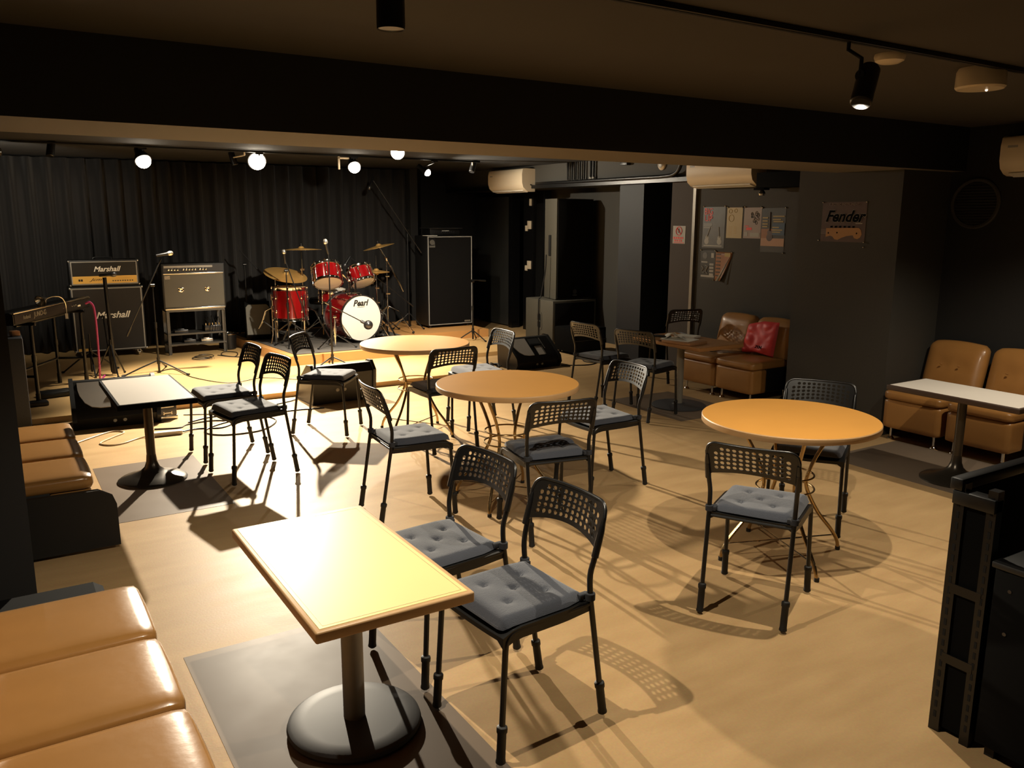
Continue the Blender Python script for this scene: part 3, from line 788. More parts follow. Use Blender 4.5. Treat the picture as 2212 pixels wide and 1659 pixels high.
# no-drinking sign
t = thing('notice_sign', 'small white notice with a red prohibition circle on the brown panel', 'sign')
m = MB(); wall_panel(m, XW, 6.988, 6.792, 1.413, 1.606, d=.003); m.build('plate', 'p_light', t, smooth=False)
MB().tube([(XW-.004, 6.892+.045*cos(a_), 1.550+.045*sin(a_)) for a_ in [2*pi*k/32 for k in range(32)]], .005, 6, closed=True).tube([(XW-.005, 6.923, 1.583), (XW-.005, 6.861, 1.517)], .0045, 6).build('prohibition_ring', 'p_red', t)
MB().box(XW-.005, XW-.003, 6.878, 6.906, 1.53, 1.556).box(XW-.005, XW-.003, 6.885, 6.899, 1.556, 1.577).build('cup_symbol', 'p_dark', t, smooth=False)
m = MB()
for k in range(5): m.box(XW-.005, XW-.003, 6.955-.033*k, 6.977-.033*k, 1.463, 1.487)
for k in range(4): m.box(XW-.005, XW-.003, 6.94-.033*k, 6.96-.033*k, 1.436, 1.455)
m.box(XW-.005, XW-.003, 6.81, 6.97, 1.420, 1.427); m.build('notice_text', 'p_red', t, smooth=False)

# air conditioners
def make_ac(label, y0, y1, z0, z1, m='cream'):
    t = thing('air_conditioner', label, 'air conditioner', (6.5, (y0+y1)/2, z0), group='cream wall air conditioners')
    h = z1-z0; w = (y1-y0)/2
    prof = [(0, h), (-.18, h), (-.20, h-.012), (-.212, h*.75), (-.21, h*.38), (-.19, h*.18), (-.14, h*.05), (-.09, 0), (0, 0)]
    MB().prism(prof, -w, w, 'xz').build('casing', m, t, ang=50)
    MB().box(-.165, -.085, -w+.05, w-.05, .0, .010, rot=(0, R(14), 0)).build('air_flap', 'white', t)
    MB().box(-.15, -.02, -w+.02, w-.02, h, h+.008).build('intake_grille', 'black_matte', t, smooth=False)
    MB().lathe([(.001, 0), (.009, .001), (.009, .003), (.001, .004)], (-.07, -w, .09), (0, -1, 0), 14).build('screw_cap', 'black', t)
    MB().box(-.2125, -.209, w-.12, w-.05, h*.70, h*.76).build('badge', 'piping', t, smooth=False)
    return t
make_ac('cream air conditioner over the stage right, beside the door', 9.70, 10.60, 2.035, 2.34).location.x = 6.46
make_ac('cream air conditioner above the posters, under the ceiling beam', 5.72, 6.60, 2.00, 2.29)
make_ac('cream air conditioner cut off by the right edge', 2.50, 3.39, 2.00, 2.275)
tag(MB().box(6.30, 6.5, 4.82, 5.66, 1.975, 2.115, bev=.004).build('cable_duct', 'black_matte'), 'black box duct between the poster-wall air conditioner and column', 'duct')
t = thing('wall_lamp', 'tiny bright chrome bulb lamp below the air conditioner over the posters', 'lamp', (6.36, 5.62, 1.975))
MB().box(-.05, .03, -.05, .08, -.02, 0, bev=.004).build('bracket', 'black_matte', t)
MB().lathe([(.012, -.02), (.028, -.035), (.034, -.055), (.026, -.072), (.0, -.078)], (-.04, -.02, 0), seg=20).build('bulb', 'chrome', t)
# pipes on the bulkhead
for k, y in enumerate((8.90, 8.81, 8.73, 8.64, 8.55)):
    t = thing('conduit_pipe', ('leftmost', 'second from left', 'middle', 'fourth from left', 'rightmost')[k]+' thin black conduit of the row of five on the bulkhead', 'pipe', group='vertical conduits on the bulkhead')
    MB().cyl((6.43, y, 2.12), (6.43, y, CZ), .012, 10).build('pipe', 'black_metal', t)
    MB().cyl((6.43, y, 2.12), (6.43, y, 2.16), .015, 10).build('connector', 'silver', t)
for y, sd in ((8.42, 'left'), (8.36, 'right')):
    t = thing('conduit_pipe', sd+' black conduit of the thicker pair right of the row of five', 'pipe', group='pair of conduits on the bulkhead')
    MB().cyl((6.43, y, 2.12), (6.43, y, CZ), .015, 10).build('pipe', 'black_metal', t)
    MB().cyl((6.43, y, 2.12), (6.43, y, 2.18), .018, 10).build('connector', 'silver', t)
tag(MB().tube([(6.42, 9.6, 2.135), (6.40, 8.2, 2.135), (6.40, 7.12, 2.135)]+arc((6.40, 7.0, 2.14), (6.40, 6.82, 2.14), (6.40, 6.80, 2.28), 6)+[(6.40, 6.80, 2.378)], .022, 12).build('drain_pipe', 'black_metal'), 'long black pipe running along the bulkhead and turning up', 'pipe')
tag(MB().tube([(6.93, 8.2, 2.089), (6.93, 8.2, 1.99)], .015, 8).build('drop_pipe', 'black_metal'), 'short black pipe dropping behind the big loudspeaker', 'pipe')
t = thing('alarm_sounder', 'round cream alarm unit on the grey bulkhead', 'alarm', (6.46, 7.16, 2.268), rot=(0, -pi/2, 0))
MB().lathe([(.058, 0), (.060, .012), (.054, .02), (.03, .03), (.0, .032)], seg=28).build('body', 'cream', t)
MB().lathe([(.032, .0285), (.036, .031), (.032, .0335)], seg=24).build('ring', 'piping', t)
tag(MB().box(6.40, 6.46, 7.70, 7.83, 2.29, 2.33, bev=.004).build('junction_box', 'black'), 'small black junction box high on the bulkhead', 'box')
t = thing('round_vent', 'round dark ventilation grille on the wall above the right sofa', 'vent', (6.5, 3.645, 1.808), rot=(0, -pi/2, 0))
MB().lathe([(.192, 0), (.192, .012), (.182, .018), (.166, .014), (.164, .004), (.164, 0)], seg=56).build('rim', 'wall_grey', t)
m = MB().lathe([(.165, 0), (.165, .003), (0, .003)], seg=48); m.build('backing', 'wall_dark', t)
m = MB()
for k in range(15):
    x = -.15+.0214*k; w_ = math.sqrt(max(.0, .163**2-x*x)); m.box(x-.002, x+.002, -w_, w_, .003, .010)
m.build('louvre', 'wall', t, smooth=False)

# ------------------------------------------------------------------ ceiling things in the seating area
def spot_light(parent, pos, aim, watts, cone, blend, rad, name='spot_light'):
    l = bpy.data.lights.new(name, 'SPOT'); l.energy = watts; l.color = WARM; l.spot_size = R(cone); l.spot_blend = blend; l.shadow_soft_size = rad
    o = bpy.data.objects.new(name, l); C.objects.link(o)
    d = (Vector(aim)-Vector(pos)).normalized()
    o.rotation_euler = d.to_track_quat('-Z', 'Y').to_euler(); o.location = Vector(pos)-Vector(parent.location)
    o.parent = parent
def lighting_track(y, x0, x1, z, label):
    t = thing('lighting_track', label, 'lighting track', ((x0+x1)/2, y, z))
    h = (x1-x0)/2
    MB().box(-h, h, -.018, .018, -.02, .0, bev=.003).build('rail', 'black_metal', t)
    MB().box(-h, h, -.006, .006, -.0215, -.019).build('slot', 'hole', t, smooth=False)
lighting_track(2.20, .2, 6.3, CZ, 'black lighting track on the ceiling over the seating area')
(p, a, w_, cn, bl, rd) = HOUSE_SPOTS[0]
t = thing('ceiling_spotlight', 'black vertical tube spotlight at the top centre', 'spotlight', (p[0], p[1]+.06, p[2]), group='spotlights on the seating-area track')
MB().lathe([(.034, .003), (.037, 0), (.038, .01), (.038, .15), (.034, .16), (.0, .16)], seg=36).build('housing', 'black_metal', t)
MB().lathe([(.0, .006), (.033, .006), (.033, .009), (.0, .009)], seg=32).build('lens', 'lens', t)
MB().cyl((0, 0, .155), (0, 0, CZ-p[2]-.02), .010, 12).box(-.03, .03, -.016, .016, CZ-p[2]-.05, CZ-p[2]-.02).build('mount', 'black_metal', t)
spot_light(t, (p[0], p[1]+.06, p[2]-.012), a, w_, cn, bl, rd)
def tilted_spot(idx, label, top):
    (p, a, w_, cn, bl, rd) = HOUSE_SPOTS[idx]
    t = thing('ceiling_spotlight', label, 'spotlight', p, group='spotlights on the seating-area track')
    d = Vector((p[0]-top[0], p[1]-top[1], p[2]-top[2])).normalized()
    MB().lathe([(.036, -.004), (.040, 0), (.040, .15), (.034, .16), (0, .162)], (0, 0, 0), -d, 32).build('housing', 'black_metal', t)
    MB().lathe([(.0, .006), (.034, .006), (.034, .009), (.0, .009)], (0, 0, 0), -d, 32).build('lens', 'lens', t)
    MB().lathe([(0, -.0055), (.034, -.0055), (.034, -.0045), (0, -.0045)], (0, 0, 0), -d, 32).build('glare_mask', 'hole', t)  # added black disc hiding the bright lens end
    k = -d*.12
    MB().tube([k+Vector((-.045, 0, 0)), k+Vector((-.045, 0, .06)), (k.x-.01, 2.20-p[1], CZ-p[2]-.05), (k.x-.01, 2.20-p[1], CZ-p[2]-.02)], .008, 8).cyl(k+Vector((-.05, 0, 0)), k+Vector((-.03, 0, 0)), .02, 14).build('bracket', 'black_metal', t)
    spot_light(t, Vector(p)+d*.014, a, w_, cn, bl, rd)
tilted_spot(1, 'tilted black spotlight on the track at upper right', (2.95, 2.12, 2.26))
tilted_spot(2, 'black spotlight on the track beyond the right edge', (5.40, 2.30, 2.30))
t = thing('smoke_detector', 'shallow cream disc on the ceiling behind the tilted spotlight', 'smoke detector', (3.37, 2.33, CZ), rot=(pi, 0, 0))
MB().lathe([(.062, 0), (.064, .012), (.058, .028), (.040, .038), (0, .040)], seg=32).build('body', 'cream', t)
t = thing('ceiling_detector', 'deeper cream cylinder on the ceiling near the right edge', 'detector', (4.03, 2.30, CZ), rot=(pi, 0, 0))
MB().lathe([(.098, 0), (.106, .015), (.108, .085), (.100, .094), (0, .098)], seg=48).build('body', 'cream', t)
MB().ball((.02, .02, .098), .006, 10).build('indicator', 'lens', t)

# ------------------------------------------------------------------ stage lamps
lighting_track(9.20, -.2, 5.3, 2.372, 'long black lighting track over the stage')
lighting_track(7.50, 1.8, 5.6, 2.372, 'short black lighting track just behind the beam')
for i, (p, a, w_, cn, bl, rd, lb) in enumerate(STAGE_LAMPS):
    t = thing('stage_lamp', 'lit stage lamp, '+lb, 'stage lamp', p, group='lit lamps over the stage')
    d = (Vector(a)-Vector(p)).normalized(); d2 = (d*.75+Vector((0, -.55, -.12))).normalized() if i != 3 else (Vector((-.4, -.75, -.5))).normalized()
    rb = (.078, .095, .072, .068, .045)[i]
    MB().lathe([(rb*1.05, -.008), (rb, .0), (rb*.95, .03), (rb*.62, .09), (rb*.55, .15), (0, .155)], (0, 0, 0), -d2, 24).build('housing', 'black_metal', t)
    MB().ball(d2*.008, rb*.94, 20).build('bulb', 'bulb', t)
    ty = 9.20 if i != 3 else 7.50
    MB().tube([-d2*.10, Vector((0, ty-p[1], 2.36-p[2]-.03)), Vector((0, ty-p[1], 2.352-p[2]))], .009, 8).box(-.04, .04, ty-p[1]-.016, ty-p[1]+.016, 2.335-p[2], 2.354-p[2]).build('bracket', 'black_metal', t)
    spot_light(t, Vector(p)+d*(rb*1.15), a, w_, cn, bl, rd)
t = thing('stage_lamp', 'clear globe bulb with a dim filament at the far left edge over the stage', 'stage lamp', (.17, 8.8, 2.235))
MB().ball((0, 0, 0), .06, 20).build('bulb', 'clear', t)
MB().ball((.01, 0, -.03), .018, 10).build('filament', 'bulb_dim', t)
spot_light(t, (.17, 8.84, 2.16), (.35, 11.4, 1.7), 170, 80, 1, .03)  # added spot, brightens the curtain folds at the far left
MB().cyl((0, 0, .05), (0, .05, .13), .024, 14).cyl((0, .05, .12), (0, .39, .14), .012, 8).build('socket', 'black_metal', t)
def can_spot(name, label, p, d, ty, L=.15, r=.035, m='black_metal'):
    t = thing(name, label, 'stage lamp', p)
    d = Vector(d).normalized()
    MB().lathe([(r*.9, -.004), (r, 0), (r, L), (r*.8, L+.01), (0, L+.01)], (0, 0, 0), -d, 20).build('housing', m, t)
    MB().lathe([(0, -.001), (r*.88, -.001), (r*.88, .002), (0, .002)], (0, 0, 0), -d, 20).build('lens', 'gunmetal', t)
    MB().tube([-d*L*.6, (0, ty-p[1], 2.352-p[2]-.03), (0, ty-p[1], 2.352-p[2])], .008, 8).build('bracket', 'cream', t)
can_spot('stage_lamp', 'unlit grey tilted can lamp left of the door air conditioner', (5.20, 9.22, 2.24), (-.35, -.2, -.8), 9.20, m='gunmetal')
can_spot('stage_lamp', 'unlit black can lamp left of the leftmost lit lamp', (.62, 9.18, 2.24), (-.2, -.3, -.9), 9.20)
can_spot('stage_lamp', 'unlit black can lamp between the two left lit lamps', (2.437, 9.60, 2.244), (.2, -.1, -.8), 9.20, L=.13)
# cream spare arm beside the drum lamp
tag(MB().box(3.47, 3.49, 9.19, 9.21, 2.21, 2.352, bev=.003).box(3.47, 3.60, 9.19, 9.21, 2.325, 2.345, bev=.003).build('lamp_arm', 'cream'), 'bare cream bracket arm hanging left of the drum lamp', 'bracket')

# ------------------------------------------------------------------ amplifiers
def corners(t, w, d, z0, z1, r=.016):
    for x in (-w/2, w/2):
        for z in (z0, z1):
            MB().ball((x*.985, .012, z+(r*.4 if z == z0 else -r*.4)), r, 10).build('corner_cap', 'silver', t)
def front_frame(mb, w, z0, z1, th, y0, y1):
    mb.box(-w/2, w/2, y0, y1, z0, z0+th); mb.box(-w/2, w/2, y0, y1, z1-th, z1)
    mb.box(-w/2, -w/2+th, y0, y1, z0+th, z1-th); mb.box(w/2-th, w/2, y0, y1, z0+th, z1-th)
    return mb
t = thing('speaker_cabinet', 'large black guitar speaker cabinet under the gold-panel head', 'speaker cabinet', (1.168, 10.70, .05))
w = .77; h0, h1 = .075, .835
MB().box(-w/2, w/2, .0, .36, h0, h1, bev=.012).build('cabinet', 'tolex', t)
front_frame(MB(), w-.03, h0+.015, h1-.015, .012, -.006, .01).build('white_piping', 'piping', t, smooth=False)
MB().box(-w/2+.03, w/2-.03, -.004, .01, h0+.03, h1-.03).build('grille_cloth', 'grille_marshall', t, smooth=False)
text('logo', 'Marshall', .105, 'logo', t, (.035, -.008, .50), (pi/2, 0, 0), shear=.35, outline=.002)
MB().box(-w/2+.035, -w/2+.135, -.009, -.004, h0+.02, h0+.05).build('badge', 'goldpanel', t, smooth=False)
for x in (-.3, .3):
    for y in (.06, .30):
        MB().cyl((x-.012, y, .038), (x+.012, y, .038), .036, 18).box(x-.02, x+.02, y-.02, y+.02, .04, h0).build('caster', 'chrome', t)
corners(t, w, .36, h0+.01, h1-.01)
t = thing('amplifier_head', 'black amplifier head with gold control panel and white script logo', 'amplifier', (1.165, 10.72, .887))
w = .735
MB().box(-w/2, w/2, 0, .24, 0, .305, bev=.012).build('casing', 'tolex', t)
front_frame(MB(), w-.04, .022, .285, .010, -.006, .01).build('white_piping', 'piping', t, smooth=False)
MB().box(-w/2+.03, w/2-.03, -.003, .01, .12, .272).build('front_panel', 'black', t, smooth=False)
MB().box(-w/2+.03, w/2-.03, -.006, .01, .034, .118).build('control_panel', 'goldpanel', t, smooth=False)
text('logo', 'Marshall', .082, 'logo', t, (.02, -.005, .195), (pi/2, 0, 0), shear=.35, outline=.0015)
for k in range(9): 
    for z in (.06, .092): MB().cyl((.08+.026*k, -.012, z), (.08+.026*k, -.004, z), .007, 12).build('knob', 'goldpanel' if z > .08 else 'gunmetal', t)
for x in (-.27, -.245): MB().box(x-.009, x+.009, -.012, -.005, .062, .085).build('switch', 'black', t, smooth=False)
text('signature', 'Jcm', .045, 'black', t, (-.10, -.008, .078), (pi/2, 0, 0), shear=.5, sx=1.7)
corners(t, w, .24, .01, .295, .014)
MB().tube(smooth_path([(-.1, .12, .30), (-.08, .12, .325), (.08, .12, .325), (.1, .12, .30)], 4), .008, 8).build('carry_handle', 'black', t)

t = thing('combo_amplifier', 'grey-fronted combo amplifier with silver bars on a steel rack', 'amplifier', (2.10, 10.50, .592))
w = .72
MB().box(-w/2, w/2, 0, .27, 0, .545, bev=.010).build('casing', 'tolex', t)
MB().box(-w/2+.02, w/2-.02, -.004, .01, .030, .415).build('grille_cloth', 'grille_grey', t, smooth=False)
MB().box(-w/2+.015, w/2-.015, -.010, .01, .0, .022, bev=.003).box(-w/2+.015, w/2-.015, -.010, .01, .418, .436, bev=.003).build('silver_bar', 'silver', t)
MB().box(-w/2+.02, w/2-.02, -.006, .01, .445, .525).build('control_panel', 'gunmetal', t, smooth=False)
MB().box(-w/2+.03, w/2-.14, -.008, .0, .495, .520).build('panel_strip', 'piping', t, smooth=False)
for k in range(12):
    x = -.28+.034*k+(.03 if k > 3 else 0)+(.02 if k > 8 else 0)
    MB().lathe([(.011, 0), (.011, .012), (.007, .014), (0, .014)], (x, -.006, .475), (0, -1, 0), 14).build('knob', 'chrome', t)
MB().box(-.33, -.27, -.010, -.003, .365, .402).build('badge', 'silver', t, smooth=False)
text('badge_text', 'Roland', .017, 'black', t, (-.30, -.0115, .383), (pi/2, 0, 0))
for x in (-.155, .15):
    MB().lathe([(.030, 0), (.032, .006), (.020, .010), (.0, .004)], (x, -.004, .235), (0, -1, 0), 22, sy=.9).box(x-.033, x+.033, -.012, -.003, .25, .262, bev=.003).build('emblem', 'chrome', t)
t = thing('steel_rack', 'grey angle-steel rack holding up the grey combo amplifier', 'rack', (2.10, 10.50, .05))
for x in (-.32, .32):
    for y in (.02, .27):
        MB().box(x-.018, x+.018, y-.003, y+.003, 0, .54).box(x-.003 + (.015 if x > 0 else -.015), x+.003+(.015 if x > 0 else -.015), y-.018, y+.018, 0, .54).build('post', 'steel_frame', t, smooth=False)
for z, nm in ((.515, 'top_frame'), (.235, 'shelf'), (.11, 'shelf')):
    MB().box(-.335, .335, 0, .29, z, z+(.025 if z > .5 else .02)).build(nm, 'steel_frame', t, smooth=False)
t = thing('effects_unit', 'small cluttered effects unit with knobs on the steel rack shelf', 'effects unit', (2.30, 10.55, .305))
MB().box(-.10, .10, 0, .16, 0, .07, bev=.006).build('body', 'gunmetal', t)
for k in range(5): MB().cyl((-.08+.04*k, .03, .07), (-.08+.04*k, .03, .10), .010, 10).build('knob', ('brass' if k == 1 else 'chrome'), t)
m = MB(); rnd = random.Random(9)
for k in range(5): m.tube(smooth_path([(-.08+.035*k, .08, .07), (-.09+.04*k, .03, .15+.02*(k % 3)), (-.05+.03*k, -.03, .09), (-.06+.03*k, -.05, .0)], 4), .004, 6)
m.build('patch_leads', 'cable', t)
for i, (x, z, w_, m_) in enumerate(((1.93, .305, .08, 'gunmetal'), (2.02, .18, .07, 'gunmetal'), (2.22, .18, .07, 'silver'))):
    tag(MB().box(-w_, w_, 0, .12, 0, .035, bev=.006).box(-w_*.5, w_*.5, .03, .08, .035, .045, bev=.003).build('effects_pedal', m_, loc=(x, 10.56, z)), ('dark pedal on the upper rack shelf at left', 'dark pedal on the lower rack shelf at left', 'silvery pedal on the lower rack shelf at right')[i], 'pedal')
t = thing('waste_can', 'small dark can with shiny rim right of the steel rack', 'can', (2.50, 10.66, .05))
MB().lathe([(.075, 0), (.085, .01), (.095, .19), (.088, .19), (.078, .02), (0, .018)], seg=28).build('body', 'black', t)
MB().lathe([(.094, .185), (.099, .195), (.094, .205), (.088, .195)], seg=28).build('rim', 'chrome', t)

t = thing('bass_cabinet', 'tall black bass cabinet with silver outline on the riser', 'speaker cabinet', (5.525, 10.42, .16))
w = .71; z0, z1 = .03, 1.275
MB().box(-w/2, w/2, 0, .40, z0, z1, bev=.010).build('cabinet', 'tolex', t)
front_frame(MB(), w-.02, z0+.01, z1-.01, .009, -.006, .006).build('silver_piping', 'piping', t, smooth=False)
MB().box(-w/2+.022, w/2-.022, -.003, .008, z0+.022, z1-.022).build('grille_cloth', 'grille', t, smooth=False)
m = MB().box(-.33, -.232, -.007, -.002, 1.115, 1.245); m.build('badge', 'black', t, smooth=False)
MB().lathe([(.022, 0), (.036, .001), (.036, .003), (.022, .004)], (-.281, -.007, 1.188), (0, -1, 0), 28).lathe([(0, 0), (.012, .001), (.012, .003), (0, .004)], (-.281, -.007, 1.188), (0, -1, 0), 20).box(-.252, -.243, -.011, -.007, 1.150, 1.190).box(-.325, -.237, -.010, -.007, 1.118, 1.143).build('badge_emblem', 'silver', t)
MB().box(.22, .315, -.007, -.002, .062, .085).build('model_plate', 'silver', t, smooth=False)
for x in (-.3, .3):
    for y in (.05, .35): MB().cyl((x, y, 0), (x, y, z0+.005), .02, 12).build('foot', 'rubber', t)
t = thing('bass_amplifier', 'flat black amplifier with bright lid on top of the bass cabinet', 'amplifier', (5.50, 10.50, 1.435))
MB().box(-.23, .23, .02, .28, .010, .095, bev=.006).build('casing', 'black', t)
MB().box(-.26, .26, -.02, .30, .095, .106, bev=.003).build('lid', 'gunmetal', t)
for x in (-.2, .2): MB().cyl((x, .06, 0), (x, .06, .012), .018, 10).cyl((x, .24, 0), (x, .24, .012), .018, 10).build('foot', 'rubber', t)
for k in range(10): MB().cyl((-.16+.033*k, .010, .05), (-.16+.033*k, .022, .05), .007, 10).build('knob', 'gunmetal', t)
MB().box(-.05, .06, .012, .021, .062, .072).build('display_strip', 'piping', t, smooth=False)
tag(MB().box(0, .17, 0, .12, 0, .006, bev=.002).build('sheet_of_paper', 'paper', loc=(5.175, 10.44, 1.4355), rot=(0, 0, .05)), 'white sheet lying on the left corner of the bass cabinet', 'paper')

# PA stack on the right
t = thing('subwoofer', 'grey subwoofer cube carrying the tall loudspeaker', 'speaker', (6.33, 9.05, 0))
MB().box(0, .72, 0, .66, .02, .60, bev=.010).build('cabinet', 'pa_grey', t)
MB().box(.03, .69, -.012, .006, .05, .57, bev=.008).build('grille', 'grille', t)
MB().prism([(.25, .22), (.25, .40), (.27, .43), (.36, .43), (.38, .40), (.38, .22), (.36, .19), (.27, .19)], -.006, .002, 'yz').build('handle_plate', 'pa_grey', t)
m = MB(); m.prism([(.275, .235), (.275, .39), (.285, .405), (.345, .405), (.355, .39), (.355, .235), (.345, .22), (.285, .22)], -.009, -.005, 'yz'); m.build('handle_recess', 'hole', t)
MB().box(-.013, -.004, .28, .35, .30, .315).build('grip', 'pa_grey', t, smooth=False)
for x in (.05, .67):
    for y in (.05, .61): MB().cyl((x, y, 0), (x, y, .022), .02, 10).build('foot', 'rubber', t)
t = thing('loudspeaker', 'tall black loudspeaker with round badge on the grey subwoofer', 'speaker', (6.44, 9.13, .60))
prof = [(0, .0), (.58, 0), (.50, .30), (.08, .30)]
m = MB().prism([(0, .012), (.60, .012), (.60, .05), (.50, .42), (.09, .42), (0, .05)], .01, 1.335, 'xy'); m.build('cabinet', 'pa_grey', t, ang=20)
MB().box(.012, .588, -.006, .014, .02, 1.325, bev=.008).build('grille', 'grille', t)
MB().lathe([(.026, 0), (.033, .001), (.033, .003), (.026, .004)], (.30, -.006, .105), (0, -1, 0), 28).tube([(.30, -.008, .085), (.30, -.008, .125)], .0025, 6).tube([(.283, -.008, .095), (.317, -.008, .115)], .0025, 6).tube([(.283, -.008, .115), (.317, -.008, .095)], .0025, 6).build('badge', 'gunmetal', t)
text('badge_text', 'YAMAHA', .018, 'piping', t, (.30, -.0075, .058), (pi/2, 0, 0))
MB().box(-.003, .004, .0, .001, 0, 0.001).build('edge_trim', 'black', t) if False else None
m = MB(); m.box(.028, .05, .18, .26, .58, .86, bev=.008, rot=(0, 0, R(-13.7))); m.build('side_handle', 'hole', t)
tag(MB().tube(smooth_path([(6.405, 9.33, 1.20), (6.395, 9.33, 1.00), (6.36, 9.35, .74), (6.34, 9.36, .625), (6.312, 9.36, .60), (6.308, 9.36, .40), (6.312, 9.36, .18), (6.308, 9.36, .006)], 5), .008, 8).build('speaker_cable', 'cable'), 'grey cable running down the side of the loudspeaker stack', 'cable')
t = thing('equipment_case', 'dark two-drawer equipment case behind the floor monitor, right of the subwoofer', 'case', (6.10, 8.25, 0))
MB().box(0, .50, 0, .42, .03, .33, bev=.008).build('case', 'black_matte', t)
MB().box(.03, .47, -.008, .0, .19, .30).box(.03, .47, -.008, .0, .05, .17).build('drawer_front', 'hole', t, smooth=False)
MB().box(0, .50, -.012, 0, .175, .185).box(0, .5, -.012, 0, .030, .042).build('edge_profile', 'steel_frame', t, smooth=False)
for x in (.05, .45):
    for y in (.05, .37): MB().cyl((x, y, 0), (x, y, .032), .02, 10).build('foot', 'rubber', t)
# PA cabinet at left edge
t = thing('loudspeaker', 'slate grey loudspeaker at the left edge in front of the keyboard', 'speaker', (-.32, 7.28, 0))
MB().box(0, .505, 0, .40, 0, .775, bev=.012).build('cabinet', 'pa_blue', t)
MB().box(.32, .40, -.006, .004, .30, .50, bev=.006).build('handle_recess', 'hole', t)
tag(MB().box(0, .06, 0, .06, 0, .04, bev=.006).build('small_box', 'folder', loc=(.12, 7.40, .775), rot=(0, 0, .3)), 'small tan box on the slate loudspeaker', 'box')
tag(MB().box(0, .10, 0, .14, 0, .004, rot=(.25, 0, .2), at=(0, 0, 0)).build('sheet_of_paper', 'paper', loc=(-.02, 7.40, .790), smooth=False), 'pale sheet on top of the slate loudspeaker', 'paper')

# floor monitors
def make_wedge(label, back=False, pale='monitor_grille'):
    t = thing('floor_monitor', label, 'floor monitor', group='black wedge floor monitors along the stage front')
    w = .31
    prof = [(-.17, .0), (-.205, .09), (-.175, .15), (.06, .345), (.13, .345), (.185, .27), (.165, .0)]
    MB().prism(prof, -w+.03, w-.03, 'yz').build('body', 'black', t, ang=25)
    for sx in (-1, 1):
        pr = [(-.18, .0), (-.222, .07), (-.205, .14), (-.16, .18), (.05, .358), (.13, .362), (.20, .28), (.185, .06), (.17, 0)]
        a, b_ = sorted((sx*(w-.03), sx*w)); MB().prism(pr, a, b_, 'yz').build('end_cap', 'black', t, ang=40)
    # sloped grille : lies on the slope from (-.175,.15) to (.06,.345)
    P0, P1 = Vector((-.175, .15)), Vector((.06, .345)); d = (P1-P0); L = d.length; d.normalize(); nrm = Vector((-d.y, d.x))
    def sp(a, s_, h): q = P0+d*s_+nrm*h; return (a, q.x, q.y)
    def plate(poly, h0, h1, nm, m_):
        MB().ring_faces([[sp(a, s_, h0) for a, s_ in poly], [sp(a, s_, h1) for a, s_ in poly]], cap0=True, cap1=True).build(nm, m_, t, ang=20)
    g = [(-.255, L-.02), (-.255, L*.7), (-.245, L*.5), (-.215, L*.25), (-.17, L*.10), (-.11, L*.05), (-.04, L*.05), (-.04, L-.02)]
    plate(g, .001, .008, 'grille', pale)
    plate([(.03, L*.05), (.03, L*.5), (.11, L*.5), (.11, L*.05)], .001, .008, 'grille', pale)
    plate([(-.01, L*.58), (-.01, L-.03), (.13, L-.03), (.13, L*.58)], .001, .004, 'handle_recess', 'hole')
    plate([(-.02, L*.54), (-.02, L*.60), (.14, L*.60), (.14, L*.54)], .002, .018, 'handle_grip', 'black')
    plate([(.15, L*.35), (.15, L*.9), (.156, L*.9), (.156, L*.35)], .001, .010, 'trim_strip', 'silver')
    plate([(.118, L*.05), (.118, L*.5), (.124, L*.5), (.124, L*.05)], .001, .010, 'trim_strip', 'silver')
    yb = -.2 if not back else .18
    for x in (.0, .07): MB().lathe([(.016, 0), (.018, .004), (.012, .010), (0, .008)], (x, .172, .12), (0, 1, 0), 14).build('socket', 'piping', t)
    for x in (-.02, .05): MB().lathe([(.013, 0), (.014, .006), (.010, .010), (0, .008)], (x, -.190, .055), (0, -1, .0), 14).build('socket', 'piping', t)
    return t
wg = make_wedge('floor monitor with pale grille behind the white table at left')
wg.location = (.80, 7.47, 0); wg.rotation_euler = (0, 0, R(-3)); wg.scale = (1.05, 1, 1.03)
dup(wg, (2.70, 7.40, 0), R(4)+pi, 'floor monitor in the centre, behind the diagonal chair').scale = (1.02, 1, 1)
dup(wg, (5.22, 7.93, 0), R(2), 'floor monitor at right with a slanted face, before the subwoofer').scale = (1, 1, .95)
t = thing('stage_monitor', 'olive grey tilted monitor speaker left of the drums', 'speaker', (2.84, 10.52, .166), R(-12))
MB().prism([(-.02, 0), (-.10, .06), (.05, .44), (.10, .47), (.26, .36), (.26, 0)], -.15, .15, 'yz').build('body', 'black_matte', t, ang=30)
MB().ring_faces([[(x, -.104+.154*v+o, .065+.375*v-o*.3) for x, v in ((-.14, .02), (.14, .02), (.14, .9), (.11, .98), (-.11, .98), (-.14, .9))] for o in (0, -.008)], cap0=True, cap1=True).build('grille', 'pa_grey', t, ang=20)

